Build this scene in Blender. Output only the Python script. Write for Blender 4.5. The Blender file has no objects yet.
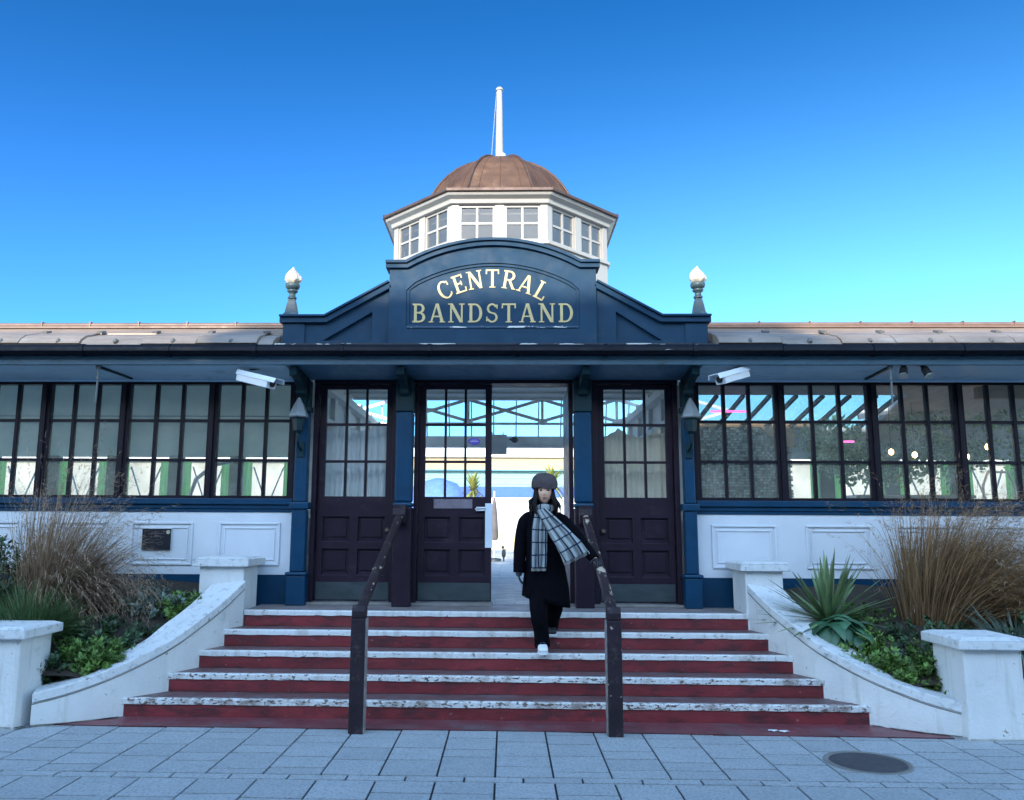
import bpy, bmesh, math, random
from mathutils import Vector, Matrix, noise as mnoise
R = math.radians
random.seed(7)
scn = bpy.context.scene
COL = scn.collection

# ------------------------------------------------------------------ camera
cam_d = bpy.data.cameras.new("camera")
cam = bpy.data.objects.new("camera", cam_d)
COL.objects.link(cam)
cam_d.sensor_fit = 'HORIZONTAL'; cam_d.sensor_width = 36.0
cam_d.lens = 815.0 / 1024 * 36
cam_d.shift_x = 27.1 / 1024; cam_d.shift_y = 3.5 / 1024
cam_d.clip_start = 0.05; cam_d.clip_end = 5000
cam.matrix_world = (Matrix.Translation((0.107, 0, 1.456)) @ Matrix.Rotation(0.0267, 4, 'Z')
                    @ Matrix.Rotation(math.pi/2 + 0.1515, 4, 'X') @ Matrix.Rotation(0.0055, 4, 'Z'))
scn.camera = cam

# ------------------------------------------------------------------ sky and sun
SUN_EL, SUN_AZ = 20.0, 15.0          # azimuth: degrees to the left of straight behind the camera
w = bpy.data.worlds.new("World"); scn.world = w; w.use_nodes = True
nt = w.node_tree; nt.nodes.clear()
sky = nt.nodes.new('ShaderNodeTexSky'); sky.sky_type = 'NISHITA'; sky.sun_disc = False
sky.sun_elevation = R(SUN_EL); sky.sun_rotation = R(180 + SUN_AZ)
sky.air_density = 1.0; sky.dust_density = 0.15; sky.ozone_density = 2.2; sky.altitude = 0
hs = nt.nodes.new('ShaderNodeHueSaturation'); hs.inputs['Saturation'].default_value = 1.1
hs.inputs['Hue'].default_value = 0.5
bg = nt.nodes.new('ShaderNodeBackground'); bg.inputs['Strength'].default_value = 0.15
wo = nt.nodes.new('ShaderNodeOutputWorld')
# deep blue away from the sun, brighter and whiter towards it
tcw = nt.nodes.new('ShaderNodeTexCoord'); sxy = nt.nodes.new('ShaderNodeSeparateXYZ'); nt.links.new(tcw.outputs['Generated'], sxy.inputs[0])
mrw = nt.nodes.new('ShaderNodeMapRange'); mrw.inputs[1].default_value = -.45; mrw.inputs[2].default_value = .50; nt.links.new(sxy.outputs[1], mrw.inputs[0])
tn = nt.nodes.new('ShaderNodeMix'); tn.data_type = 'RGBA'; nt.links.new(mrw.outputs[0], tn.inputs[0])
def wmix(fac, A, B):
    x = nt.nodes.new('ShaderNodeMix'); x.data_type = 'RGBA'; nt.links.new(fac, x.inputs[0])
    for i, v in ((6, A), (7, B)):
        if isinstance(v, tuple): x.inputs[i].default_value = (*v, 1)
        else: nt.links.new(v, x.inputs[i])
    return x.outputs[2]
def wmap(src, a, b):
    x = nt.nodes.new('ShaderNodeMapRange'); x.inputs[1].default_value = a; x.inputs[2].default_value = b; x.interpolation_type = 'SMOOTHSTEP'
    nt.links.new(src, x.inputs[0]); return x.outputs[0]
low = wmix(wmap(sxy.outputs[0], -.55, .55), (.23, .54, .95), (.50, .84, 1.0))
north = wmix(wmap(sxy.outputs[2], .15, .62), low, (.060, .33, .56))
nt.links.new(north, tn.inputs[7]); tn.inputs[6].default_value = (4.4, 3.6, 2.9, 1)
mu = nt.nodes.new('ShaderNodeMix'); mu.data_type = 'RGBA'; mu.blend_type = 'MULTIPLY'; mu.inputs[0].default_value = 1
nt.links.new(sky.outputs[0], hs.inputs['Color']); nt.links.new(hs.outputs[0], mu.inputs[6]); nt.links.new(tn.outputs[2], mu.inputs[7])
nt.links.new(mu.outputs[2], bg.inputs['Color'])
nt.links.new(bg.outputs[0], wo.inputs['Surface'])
sd = bpy.data.lights.new("sun", 'SUN'); sd.energy = 3.3; sd.angle = R(0.6); sd.color = (1.0, 0.90, 0.76)
sun = bpy.data.objects.new("sun", sd); COL.objects.link(sun)
tosun = Vector((-math.sin(R(SUN_AZ))*math.cos(R(SUN_EL)), -math.cos(R(SUN_AZ))*math.cos(R(SUN_EL)), math.sin(R(SUN_EL))))
sun.rotation_euler = tosun.to_track_quat('Z', 'Y').to_euler(); sun.location = (-6, -20, 30)
vs = scn.view_settings
scn.display_settings.display_device = 'sRGB'
vs.view_transform = 'Standard'; vs.look = 'None'; vs.gamma = 1; vs.use_curve_mapping = False
vs.exposure = 1.22
scn.cycles.use_denoising = True
scn.cycles.max_bounces = 8; scn.cycles.transparent_max_bounces = 24
scn.cycles.sample_clamp_indirect = 6

# ------------------------------------------------------------------ materials
MATS = {}
def mat(name, col, rough=0.6, metal=0.0, var=0.12, scale=6.0, bump=0.0, bscale=60.0, peel=None, dirt=None,
        island=0.0, spec=0.5, coat=0.0, trans=0.0, emit=None, stretch=(1, 1, 1), streak=None):
    if name in MATS: return MATS[name]
    m = bpy.data.materials.new(name); m.use_nodes = True; MATS[name] = m
    t = m.node_tree; n = t.nodes; L = t.links
    b = n['Principled BSDF']
    b.inputs['Roughness'].default_value = rough; b.inputs['Metallic'].default_value = metal
    b.inputs['Specular IOR Level'].default_value = spec
    if coat: b.inputs['Coat Weight'].default_value = coat
    tc = n.new('ShaderNodeTexCoord'); mp = n.new('ShaderNodeMapping'); mp.inputs['Scale'].default_value = stretch
    L.new(tc.outputs['Object'], mp.inputs[0])
    def nz(sc, det=4, rgh=0.6, src=None):
        x = n.new('ShaderNodeTexNoise'); x.inputs['Scale'].default_value = sc
        x.inputs['Detail'].default_value = det; x.inputs['Roughness'].default_value = rgh
        L.new((src or mp).outputs[0], x.inputs['Vector']); return x
    def mr(src, a, bb, c, d):
        x = n.new('ShaderNodeMapRange'); L.new(src, x.inputs[0])
        for i, v in enumerate((a, bb, c, d)): x.inputs[i+1].default_value = v
        return x.outputs[0]
    def mixc(fac, A, B, mode='MIX'):
        x = n.new('ShaderNodeMix'); x.data_type = 'RGBA'; x.blend_type = mode
        if isinstance(fac, float): x.inputs[0].default_value = fac
        else: L.new(fac, x.inputs[0])
        for i, v in ((6, A), (7, B)):
            if isinstance(v, tuple): x.inputs[i].default_value = (*v[:3], 1)
            else: L.new(v, x.inputs[i])
        return x.outputs[2]
    n1 = nz(scale); f = mr(n1.outputs[0], .25, .75, 1-var, 1+var)
    cm = n.new('ShaderNodeCombineColor')
    for i in range(3): L.new(f, cm.inputs[i])
    c = mixc(1.0, (*col,), cm.outputs[0], 'MULTIPLY')
    if island:
        g = n.new('ShaderNodeNewGeometry'); f2 = mr(g.outputs['Random Per Island'], 0, 1, 1-island, 1+island)
        c2 = n.new('ShaderNodeCombineColor')
        for i in range(3): L.new(f2, c2.inputs[i])
        c = mixc(1.0, c, c2.outputs[0], 'MULTIPLY')
    if streak:      # (colour, threshold, strength) vertical run marks
        m2 = n.new('ShaderNodeMapping'); m2.inputs['Scale'].default_value = (9, 9, .7); L.new(tc.outputs['Object'], m2.inputs[0])
        s = nz(1.3, 5, .65, m2); c = mixc(mr(s.outputs[0], streak[1], streak[1]+.18, 0, streak[2]), c, streak[0])
    if dirt:        # (colour, scale, threshold, strength)
        s = nz(dirt[1], 6, .7); c = mixc(mr(s.outputs[0], dirt[2], dirt[2]+.15, 0, dirt[3]), c, dirt[0])
    if peel:        # (colour, scale, threshold[, stretch])
        m2 = n.new('ShaderNodeMapping'); m2.inputs['Scale'].default_value = peel[3] if len(peel) > 3 else (1, 1, 1)
        L.new(tc.outputs['Object'], m2.inputs[0])
        s = nz(peel[1], 8, .62, m2); pf = mr(s.outputs[0], peel[2], peel[2]+.012, 0, 1)
        c = mixc(pf, c, peel[0])
    L.new(c, b.inputs['Base Color'])
    rn = nz(scale*1.7); L.new(mr(rn.outputs[0], .3, .7, max(0, rough-.1), min(1, rough+.1)), b.inputs['Roughness'])
    if bump:
        bp = n.new('ShaderNodeBump'); bp.inputs['Strength'].default_value = bump; bp.inputs['Distance'].default_value = .01
        s = nz(bscale, 5, .6); L.new(s.outputs[0], bp.inputs['Height']); L.new(bp.outputs[0], b.inputs['Normal'])
    if emit:
        b.inputs['Emission Color'].default_value = (*emit[0], 1); b.inputs['Emission Strength'].default_value = emit[1]
    if trans:
        tr = n.new('ShaderNodeBsdfTranslucent'); L.new(c, tr.inputs[0])
        ms = n.new('ShaderNodeMixShader'); ms.inputs[0].default_value = trans
        L.new(b.outputs[0], ms.inputs[1]); L.new(tr.outputs[0], ms.inputs[2])
        L.new(ms.outputs[0], n['Material Output'].inputs['Surface'])
    return m

def glass(name, tint=(.9, .95, .95), refl=.06, dust_sheen=(.01, .07), dcol=(.6, .62, .6)):
    if name in MATS: return MATS[name]
    m = bpy.data.materials.new(name); m.use_nodes = True; MATS[name] = m
    t = m.node_tree; n = t.nodes; L = t.links; n.remove(n['Principled BSDF'])
    tr = n.new('ShaderNodeBsdfTransparent'); tr.inputs[0].default_value = (*tint, 1)
    gl = n.new('ShaderNodeBsdfGlossy'); gl.inputs['Roughness'].default_value = .03
    fr = n.new('ShaderNodeLayerWeight'); fr.inputs[0].default_value = .12
    tc = n.new('ShaderNodeTexCoord'); nz = n.new('ShaderNodeTexNoise'); nz.inputs['Scale'].default_value = 2.2
    bp = n.new('ShaderNodeBump'); bp.inputs['Strength'].default_value = .12; bp.inputs['Distance'].default_value = .02
    L.new(tc.outputs['Object'], nz.inputs[0]); L.new(nz.outputs[0], bp.inputs['Height']); L.new(bp.outputs[0], gl.inputs['Normal'])
    ad = n.new('ShaderNodeMath'); ad.inputs[1].default_value = refl; L.new(fr.outputs['Facing'], ad.inputs[0])
    # a diffuse film: dusty glass, plus painted reflection haze on the wing windows
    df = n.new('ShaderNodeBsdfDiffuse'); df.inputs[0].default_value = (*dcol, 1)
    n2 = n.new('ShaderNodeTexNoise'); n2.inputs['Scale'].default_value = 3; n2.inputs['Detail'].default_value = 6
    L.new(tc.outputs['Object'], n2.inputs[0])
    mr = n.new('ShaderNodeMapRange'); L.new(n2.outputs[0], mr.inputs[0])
    for i, v in enumerate((.3, .75, *dust_sheen)): mr.inputs[i+1].default_value = v
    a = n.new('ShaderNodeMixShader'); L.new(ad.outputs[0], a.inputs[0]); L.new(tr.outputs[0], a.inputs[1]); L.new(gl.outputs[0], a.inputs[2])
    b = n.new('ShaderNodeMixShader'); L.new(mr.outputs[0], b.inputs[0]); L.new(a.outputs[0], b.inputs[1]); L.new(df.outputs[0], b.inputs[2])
    L.new(b.outputs[0], n['Material Output'].inputs['Surface'])
    return m

NAVY = (.003, .040, .092)
M_navy = mat('navy_paint', NAVY, .42, spec=.25, var=.18, scale=5, bump=.12, bscale=35, dirt=((.03,.06,.08), 3.5, .58, .6), peel=((.45,.48,.48), 26, .735, (1,1,1.6)))
M_sign = mat('sign_navy_paint', (.009,.040,.080), .6, spec=.2, var=.14, scale=4, bump=.1, bscale=30, dirt=((.05,.07,.08), 3.0, .6, .5), peel=((.5,.52,.5), 22, .76))
M_ledge = mat('flaked_navy_ledge', (.010,.05,.105), .5, var=.2, peel=((.55,.57,.56), 5, .53, (1,1,3)))
M_teal = mat('dark_teal_paint', (.004,.026,.036), .45, spec=.25, var=.2, scale=6, bump=.15, dirt=((.03,.05,.05), 5, .55, .6))
M_fascia = mat('fascia_blue_paint', (.03,.085,.13), .45, var=.2, scale=3, bump=.15, dirt=((.02,.035,.03), 4, .55, .7), peel=((.3,.36,.3), 9, .70, (1,1,4)))
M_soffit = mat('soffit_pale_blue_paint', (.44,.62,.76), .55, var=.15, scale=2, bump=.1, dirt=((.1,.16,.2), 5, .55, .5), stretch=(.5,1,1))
M_gutter = mat('black_gutter_paint', (.002,.004,.010), .5, spec=.18, var=.3, scale=7, peel=((.42,.44,.44), 5, .72, (.7,1,6)))
M_auber = mat('aubergine_paint', (.018,.010,.020), .45, spec=.25, var=.18, scale=6, bump=.12, bscale=40, dirt=((.06,.045,.06), 6, .58, .5), peel=((.2,.16,.16), 30, .74))
M_frame = mat('dark_window_paint', (.010,.007,.014), .45, spec=.22, var=.2, scale=8, bump=.1)
M_kick = mat('kickplate_grey_green', (.05,.068,.075), .4, metal=.25, var=.22, scale=4, dirt=((.03,.045,.05), 5, .52, .7), stretch=(1,1,2.5))
M_panel = mat('white_wall_paint', (.60,.64,.69), .5, var=.06, scale=3, bump=.08, bscale=20, streak=((.42,.44,.42), .60, .45), dirt=((.5,.52,.5), 7, .62, .5))
M_render = mat('white_render', (.66,.67,.67), .7, var=.09, scale=3, bump=.5, bscale=40, streak=((.40,.41,.36), .56, .5),
               dirt=((.36,.37,.31), 5, .59, .6), peel=((.30,.28,.23), 13, .665))
M_coping = mat('white_coping', (.62,.64,.65), .7, var=.1, scale=4, bump=.5, bscale=50, dirt=((.30,.33,.34), 14, .53, .75), peel=((.25,.27,.27), 20, .64, (1, 1, 1)))
M_white = mat('white_gloss_paint', (.35,.335,.31), .4, var=.05, scale=4, bump=.05, streak=((.5,.48,.42), .62, .4))
M_whiteint = mat('interior_white_paint', (.86,.86,.83), .6, var=.06)
M_copper = mat('weathered_copper', (.125,.064,.035), .5, metal=.35, var=.35, scale=3.5, bump=.25, bscale=8,
               streak=((.10,.055,.04), .5, .7), dirt=((.24,.15,.10), 6, .55, .6))
M_rib = mat('copper_rib', (.085,.05,.04), .5, metal=.3, var=.3)
M_lead = mat('grey_lead', (.23,.195,.17), .55, metal=.15, var=.3, scale=4, bump=.35, bscale=7, dirt=((.36,.34,.32), 3, .56, .8), stretch=(.6,1,1))
M_roofc = mat('tan_sheet_roof', (.30,.22,.165), .45, metal=.15, var=.25, scale=5, bump=.2, bscale=9, dirt=((.34,.29,.25), 3, .55, .7), stretch=(.5,1,1))
M_ridge = mat('red_brown_ridge', (.17,.105,.08), .5, var=.25, scale=6)
M_red = mat('red_step_paint', (.19,.026,.032), .42, var=.40, scale=3, bump=.4, bscale=25, stretch=(.6,1,1.4), dirt=((.050,.020,.024), 7, .48, .8), peel=((.28,.13,.13), 24, .66))
M_tread = mat('worn_maroon_tread', (.13,.065,.068), .5, var=.3, scale=5, bump=.4, bscale=30, dirt=((.14,.11,.12), 6, .48, .85))
M_redfloor = mat('red_apron_paint', (.16,.040,.050), .45, var=.3, scale=4, bump=.3, bscale=25, dirt=((.13,.09,.10), 2.5, .5, .85))
M_soil = mat('soil', (.035,.027,.02), .95, var=.4, scale=20, bump=1, bscale=30)
M_gold = mat('gold_lettering', (.52,.41,.19), .45, var=.12, scale=12, dirt=((.3,.27,.2), 14, .6, .5))
M_black = mat('black_plastic', (.012,.012,.014), .4)
M_camw = mat('white_casing', (.62,.68,.74), .35, var=.05, dirt=((.4,.42,.42), 8, .62, .5))
M_glass = glass('window_glass', (.92,.97,.95), .05, (.10, .30), (.66, .66, .56))  # strong film paints the pale reflection onto these panes
M_glassd = glass('door_glass', (.95,.97,.97), .03)
M_glasscup = glass('cupola_glass', (.50,.50,.48), .06, (.06, .16), (.4, .38, .34))
M_stone = mat('grey_floor_tile', (.42,.43,.44), .55, var=.15, island=.12, bump=.2)

# ------------------------------------------------------------------ helpers
ORG = {}
def worg(o):
    return ORG.get(o.name, Vector((0, 0, 0))) if o else Vector((0, 0, 0))
def tag(o, label=None, cat=None, group=None, kind=None):
    if label: o['label'] = label
    if cat: o['category'] = cat
    if group: o['group'] = group
    if kind: o['kind'] = kind
    return o
def empty(name, loc, label, cat, group=None):
    o = bpy.data.objects.new(name, None); COL.objects.link(o); o.location = loc
    o.empty_display_size = .2
    ORG[o.name] = Vector(loc); return tag(o, label, cat, group)
def copy_tree(o, parent=None):
    c = o.copy(); COL.objects.link(c); c.parent = parent
    ORG[c.name] = Vector(o.location) if parent is None else worg(parent)
    for ch in [x for x in COL.objects if x.parent == o]: copy_tree(ch, c)
    return c

class MB:
    def __init__(s): s.v = []; s.f = []; s.sm = []
    def add(s, vs, fs, smooth=False):
        b = len(s.v); s.v += [tuple(p) for p in vs]; s.f += [tuple(i+b for i in f) for f in fs]; s.sm += [smooth]*len(fs)
    def box(s, x0, x1, y0, y1, z0, z1, M=None):
        vs = [Vector((x, y, z)) for x in (x0, x1) for y in (y0, y1) for z in (z0, z1)]
        if M is not None: vs = [M @ p for p in vs]
        s.add(vs, [(0,1,3,2), (4,6,7,5), (0,4,5,1), (2,3,7,6), (0,2,6,4), (1,5,7,3)])
    def bar(s, a, b, w, h=None, up=(0, 0, 1)):
        a = Vector(a); b = Vector(b); h = h or w; d = (b-a).normalized()
        u = Vector(up); 
        if abs(d.dot(u)) > .98: u = Vector((1, 0, 0))
        r = d.cross(u).normalized(); u = r.cross(d).normalized()
        vs = [p + r*sx*w/2 + u*sz*h/2 for p in (a, b) for sx in (-1, 1) for sz in (-1, 1)]
        s.add(vs, [(0,1,3,2), (4,6,7,5), (0,4,5,1), (2,3,7,6), (0,2,6,4), (1,5,7,3)])
    def tube(s, pts, rad, n=10, caps=True):
        pts = [Vector(p) for p in pts]; k = len(pts)
        rs = rad if isinstance(rad, (list, tuple)) else [rad]*k
        vs = []; pu = None
        for i, p in enumerate(pts):
            d = (pts[min(i+1, k-1)] - pts[max(i-1, 0)]).normalized()
            u = pu if pu is not None else (Vector((0, 0, 1)) if abs(d.z) < .9 else Vector((1, 0, 0)))
            r = d.cross(u).normalized(); u2 = r.cross(d).normalized(); pu = u2
            for j in range(n):
                a = 2*math.pi*j/n; vs.append(p + (r*math.cos(a) + u2*math.sin(a))*rs[i])
        fs = [(i*n+j, i*n+(j+1) % n, (i+1)*n+(j+1) % n, (i+1)*n+j) for i in range(k-1) for j in range(n)]
        s.add(vs, fs, True)
        if caps:
            s.add(vs[:n], [tuple(range(n))[::-1]]); s.add(vs[-n:], [tuple(range(n))])
    def lathe(s, prof, c, n=20, rot=0.0, smooth=True):
        vs = []; c = Vector(c); m = len(prof)
        for r, z in prof:
            for j in range(n):
                a = 2*math.pi*j/n + rot; vs.append(c + Vector((r*math.cos(a), r*math.sin(a), z)))
        fs = [(i*n+j, i*n+(j+1) % n, (i+1)*n+(j+1) % n, (i+1)*n+j) for i in range(m-1) for j in range(n)]
        s.add(vs, fs, smooth)
        s.add(vs[:n], [tuple(range(n))[::-1]]); s.add(vs[-n:], [tuple(range(n))])
    def prism(s, poly, axis, a, b):
        """poly of 2D points; axis 'x','y','z' is the extrusion axis; convex or simple polygon"""
        def P(u, v, t): return {'x': (t, u, v), 'y': (u, t, v), 'z': (u, v, t)}[axis]
        n = len(poly); vs = [P(u, v, a) for u, v in poly] + [P(u, v, b) for u, v in poly]
        s.add(vs, [tuple(range(n)), tuple(range(2*n-1, n-1, -1))] + [(i, (i+1) % n + 0, (i+1) % n + n, i+n) for i in range(n)])
    def ell(s, c, r, n=14, m=9, M=None):
        vs = []; c = Vector(c)
        for i in range(m+1):
            t = math.pi*i/m
            for j in range(n):
                a = 2*math.pi*j/n
                p = Vector((r[0]*math.sin(t)*math.cos(a), r[1]*math.sin(t)*math.sin(a), r[2]*math.cos(t)))
                vs.append((M @ p if M is not None else p) + c)
        s.add(vs, [(i*n+j, (i+1)*n+j, (i+1)*n+(j+1) % n, i*n+(j+1) % n) for i in range(m) for j in range(n)], True)
    def build(s, name, m, parent=None, bev=0.0, fix=True):
        o_ = worg(parent)
        me = bpy.data.meshes.new(name); me.from_pydata([(x-o_.x, y-o_.y, z-o_.z) for x, y, z in s.v], [], s.f)
        me.polygons.foreach_set('use_smooth', s.sm)
        if fix:
            bm = bmesh.new(); bm.from_mesh(me); bmesh.ops.recalc_face_normals(bm, faces=bm.faces); bm.to_mesh(me); bm.free()
        me.materials.append(m); me.update()
        return link(name, me, parent, bev)
def link(name, me, parent=None, bev=0.0):
    o = bpy.data.objects.new(name, me); COL.objects.link(o); o.parent = parent; ORG[o.name] = worg(parent)
    if bev:
        md = o.modifiers.new('bevel', 'BEVEL'); md.width = bev; md.segments = 2; md.limit_method = 'ANGLE'; md.angle_limit = R(40)
    return o
def plate(name, outers, holes, y0, y1, m, parent=None, bev=0.0):
    """flat plate in the X-Z plane with holes, thickness y0..y1 (y0 nearer the camera)"""
    cu = bpy.data.curves.new(name, 'CURVE'); cu.dimensions = '2D'; cu.fill_mode = 'BOTH'
    cu.extrude = abs(y1-y0)/2
    for pl in outers + holes:
        sp = cu.splines.new('POLY'); sp.points.add(len(pl)-1); sp.use_cyclic_u = True
        for i, (x, z) in enumerate(pl): sp.points[i].co = (x, z, 0, 1)
    t = bpy.data.objects.new(name, cu); COL.objects.link(t)
    dg = bpy.context.evaluated_depsgraph_get(); me = bpy.data.meshes.new_from_object(t.evaluated_get(dg))
    bpy.data.objects.remove(t); bpy.data.curves.remove(cu)
    o_ = worg(parent); yc = (y0+y1)/2
    me.transform(Matrix.Translation((-o_.x, yc-o_.y, -o_.z)) @ Matrix.Rotation(math.pi/2, 4, 'X'))
    bm = bmesh.new(); bm.from_mesh(me); bmesh.ops.remove_doubles(bm, verts=bm.verts, dist=1e-5)
    bmesh.ops.recalc_face_normals(bm, faces=bm.faces); bm.to_mesh(me); bm.free()
    me.name = name; me.materials.clear(); me.materials.append(m)
    return link(name, me, parent, bev)
def rect(x0, x1, z0, z1): return [(x0, z0), (x1, z0), (x1, z1), (x0, z1)]
def offset_line(path, d):
    out = []
    for i, p in enumerate(path):
        a = Vector(path[max(i-1, 0)]); b = Vector(path[min(i+1, len(path)-1)]); p = Vector(p)
        d1 = (p-a).normalized() if i > 0 else None; d2 = (b-p).normalized() if i < len(path)-1 else None
        if d1 is None: d1 = d2
        if d2 is None: d2 = d1
        n1 = Vector((-d1.y, d1.x)); n2 = Vector((-d2.y, d2.x)); nn = (n1+n2).normalized()
        out.append(tuple(p + nn*d/max(.5, nn.dot(n1))))
    return out

# ================================================================== GROUND
g = MB(); g.box(-600, 600, -600, 900, -.5, -.012)
tag(g.build('ground', mat('ground_mortar', (.016,.022,.032), .9, var=.3, bump=.5)), kind='structure')
# slabs: columns .347 wide, continuous joints in depth, uneven cross joints, a narrow band at 5.0 m
M_slab = mat('paving_slab', (.365,.40,.425), .65, var=.08, scale=4, island=.07, bump=.7, bscale=150, dirt=((.17,.19,.21), 55, .47, .7), peel=((.46,.49,.51), 110, .64), streak=((.24,.26,.28), .5, .3))
pv = MB(); rs = random.Random(3)
def slab(x0, x1, y0, y1):
    g_ = .0066; dz = rs.uniform(-.0018, .0012); tl = rs.uniform(-.001, .001)
    vs = [(x0+g_, y0+g_*1.45, dz-.002+tl), (x1-g_, y0+g_*1.45, dz-.002-tl), (x1-g_, y1-g_*1.45, dz-.002-tl), (x0+g_, y1-g_*1.45, dz-.002+tl)]
    lo = [(x, y, -.03) for x, y, z in vs]
    pv.add(lo+vs, [(4,5,6,7), (0,1,5,4), (1,2,6,5), (2,3,7,6), (3,0,4,7)])
SW = .347; X0 = .043 - SW*30
for i in range(60):
    x0 = X0 + i*SW
    y = 6.34 - rs.uniform(0, .3)
    if abs(x0) < 3.3 + SW: slab(x0, x0+SW, y, 6.5) if y < 6.3 else None
    ytop = y if y < 6.3 or abs(x0) > 3.6 else 6.34
    if abs(x0) >= 3.3+SW: slab(x0, x0+SW, y, 6.5)
    y = ytop
    while y > 5.13:
        d = rs.choice((.18, .24, .29, .35)); yn = max(5.11, y-d)
        if yn-5.11 < .09: yn = 5.11
        slab(x0, x0+SW, yn, y); y = yn
    slab(x0+SW*.48, x0+SW*1.48, 5.01, 5.11)
    y = 5.01
    while y > -4:
        d = rs.choice((.22, .28, .34, .40)) ; yn = y-d
        slab(x0, x0+SW, yn, y); y = yn
tag(pv.build('pavement', M_slab), kind='structure')
rd = MB(); rd.box(-90, 90, -11.5, -4.1, -.12, -.11+.0); rd.box(-90, 90, -4.2, -4.0, -.1, -.002); rd.box(-90,90,-14,-11.5,-.1,.0)
tag(rd.build('road', mat('asphalt', (.05,.05,.053), .85, var=.2, bump=.6, bscale=200)), kind='structure')
# red apron at the foot of the steps
ap = MB(); path = [(-3.30, 6.235), (-2.9, 6.215), (-1.4, 6.21), (0, 6.205), (1.5, 6.17), (2.6, 6.155), (3.28, 6.14)]
vs = [(x, y, .004) for x, y in path] + [(x, 6.62, .004) for x, y in path] + [(x, y, -.02) for x, y in path]
n_ = len(path); ap.add(vs, [(i, i+1, n_+i+1, n_+i) for i in range(n_-1)] + [(i, 2*n_+i, 2*n_+i+1, i+1) for i in range(n_-1)])
tag(ap.build('painted_apron', M_redfloor), kind='structure')
# inspection cover
cv = empty('manhole_cover', (2.44, 5.50, 0), 'round dark manhole cover set in the grey paving slabs', 'manhole cover')
q = MB(); q.lathe([(.262, -.02), (.262, .0035), (.255, .0045), (.232, .0045), (.232, -.02)], (2.40, 5.51, 0), 48); q.build('ring', mat('cover_ring', (.17,.17,.165), .6, var=.25, bump=.4), cv)
q = MB(); q.lathe([(.228, -.02), (.228, .002)], (2.40, 5.51, 0), 48); q.build('lid', mat('cover_lid', (.055,.055,.065), .55, metal=.1, var=.3, bump=.8, bscale=120), cv)

# ================================================================== STEPS
st = empty('entrance_steps', (0, 6.5, 0), 'flight of red painted steps with worn white edges below the doors', 'steps')
SP = [(2.2557, 7.6157), (2.3627, 7.3379), (2.4739, 7.0601), (2.6074, 6.7823), (2.8369, 6.5045)]
CUR = [(2.30, 7.62), (2.375, 7.34), (2.485, 7.06), (2.625, 6.78), (2.86, 6.50), (3.13, 6.29), (3.38, 6.17)]
for k in range(5):
    z = .70 - .14*k; wdt, y = SP[k]; yb = SP[k-1][1] if k else 8.6
    wl = wdt + .035; wb = (SP[k-1][0] + .06) if k else 2.32
    q = MB(); vs = [(-wl, y+.006, z-.14), (wl, y+.006, z-.14), (wb, yb+.02, z-.14), (-wb, yb+.02, z-.14), (-wl, y+.006, z-.004), (wl, y+.006, z-.004), (wb, yb+.02, z-.004), (-wb, yb+.02, z-.004)]
    # subdivide front for slight waviness
    q.add(vs, [(0,3,2,1), (0,1,5,4), (1,2,6,5), (2,3,7,6), (3,0,4,7), (4,5,6,7)])
    s_ = q.build('step', M_red, st)
    t = MB(); t.add([(-wl, y+.036, z), (wl, y+.036, z), (wb, yb+.0, z), (-wb, yb+.0, z), (-wl, y+.036, z-.004), (wl, y+.036, z-.004), (wb, yb, z-.004), (-wb, yb, z-.004)],
                    [(0,1,2,3), (4,7,6,5), (0,4,5,1), (1,5,6,2), (2,6,7,3), (3,7,4,0)])
    t.build('tread', M_tread if k else mat('landing_grey', (.22,.19,.19), .6, var=.25, scale=4, dirt=((.12,.10,.10), 6, .5, .7), bump=.3), s_)
    th = [.66, .635, .61, .575, .55][k]
    mn = mat('worn_white_nosing_%s' % 'abcde'[k], (.68,.70,.70), .55, var=.12, scale=5, bump=.4, bscale=50,
             dirt=((.24,.20,.18), 5, th-.07, .9), peel=((.13,.10,.085), 48, th-.008, (.45, .9, .9)), streak=((.33,.30,.27), .5, .5))
    nseg = 120; vs = []; 
    for i in range(nseg+1):
        x = -wl + 2*wl*i/nseg; j1 = .004*mnoise.noise((x*6, k*9.1, 0)); j2 = .006*mnoise.noise((x*9, k*5.3, 4))
        x2 = x*(wl)/wl
        vs += [(x, y+.030+j2, z+.0025), (x, y-.004+j1*.5, z+.0015), (x, y-.008+j1*.5, z-.006), (x, y-.006+j1*.3, z-.043+j2), (x, y+.01, z-.047)]
    fs = [(i*5+j, i*5+j+1, i*5+j+6, i*5+j+5) for i in range(nseg) for j in range(4)]
    q = MB(); q.add(vs, fs); q.build('nosing', mn, s_, fix=False)

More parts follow.
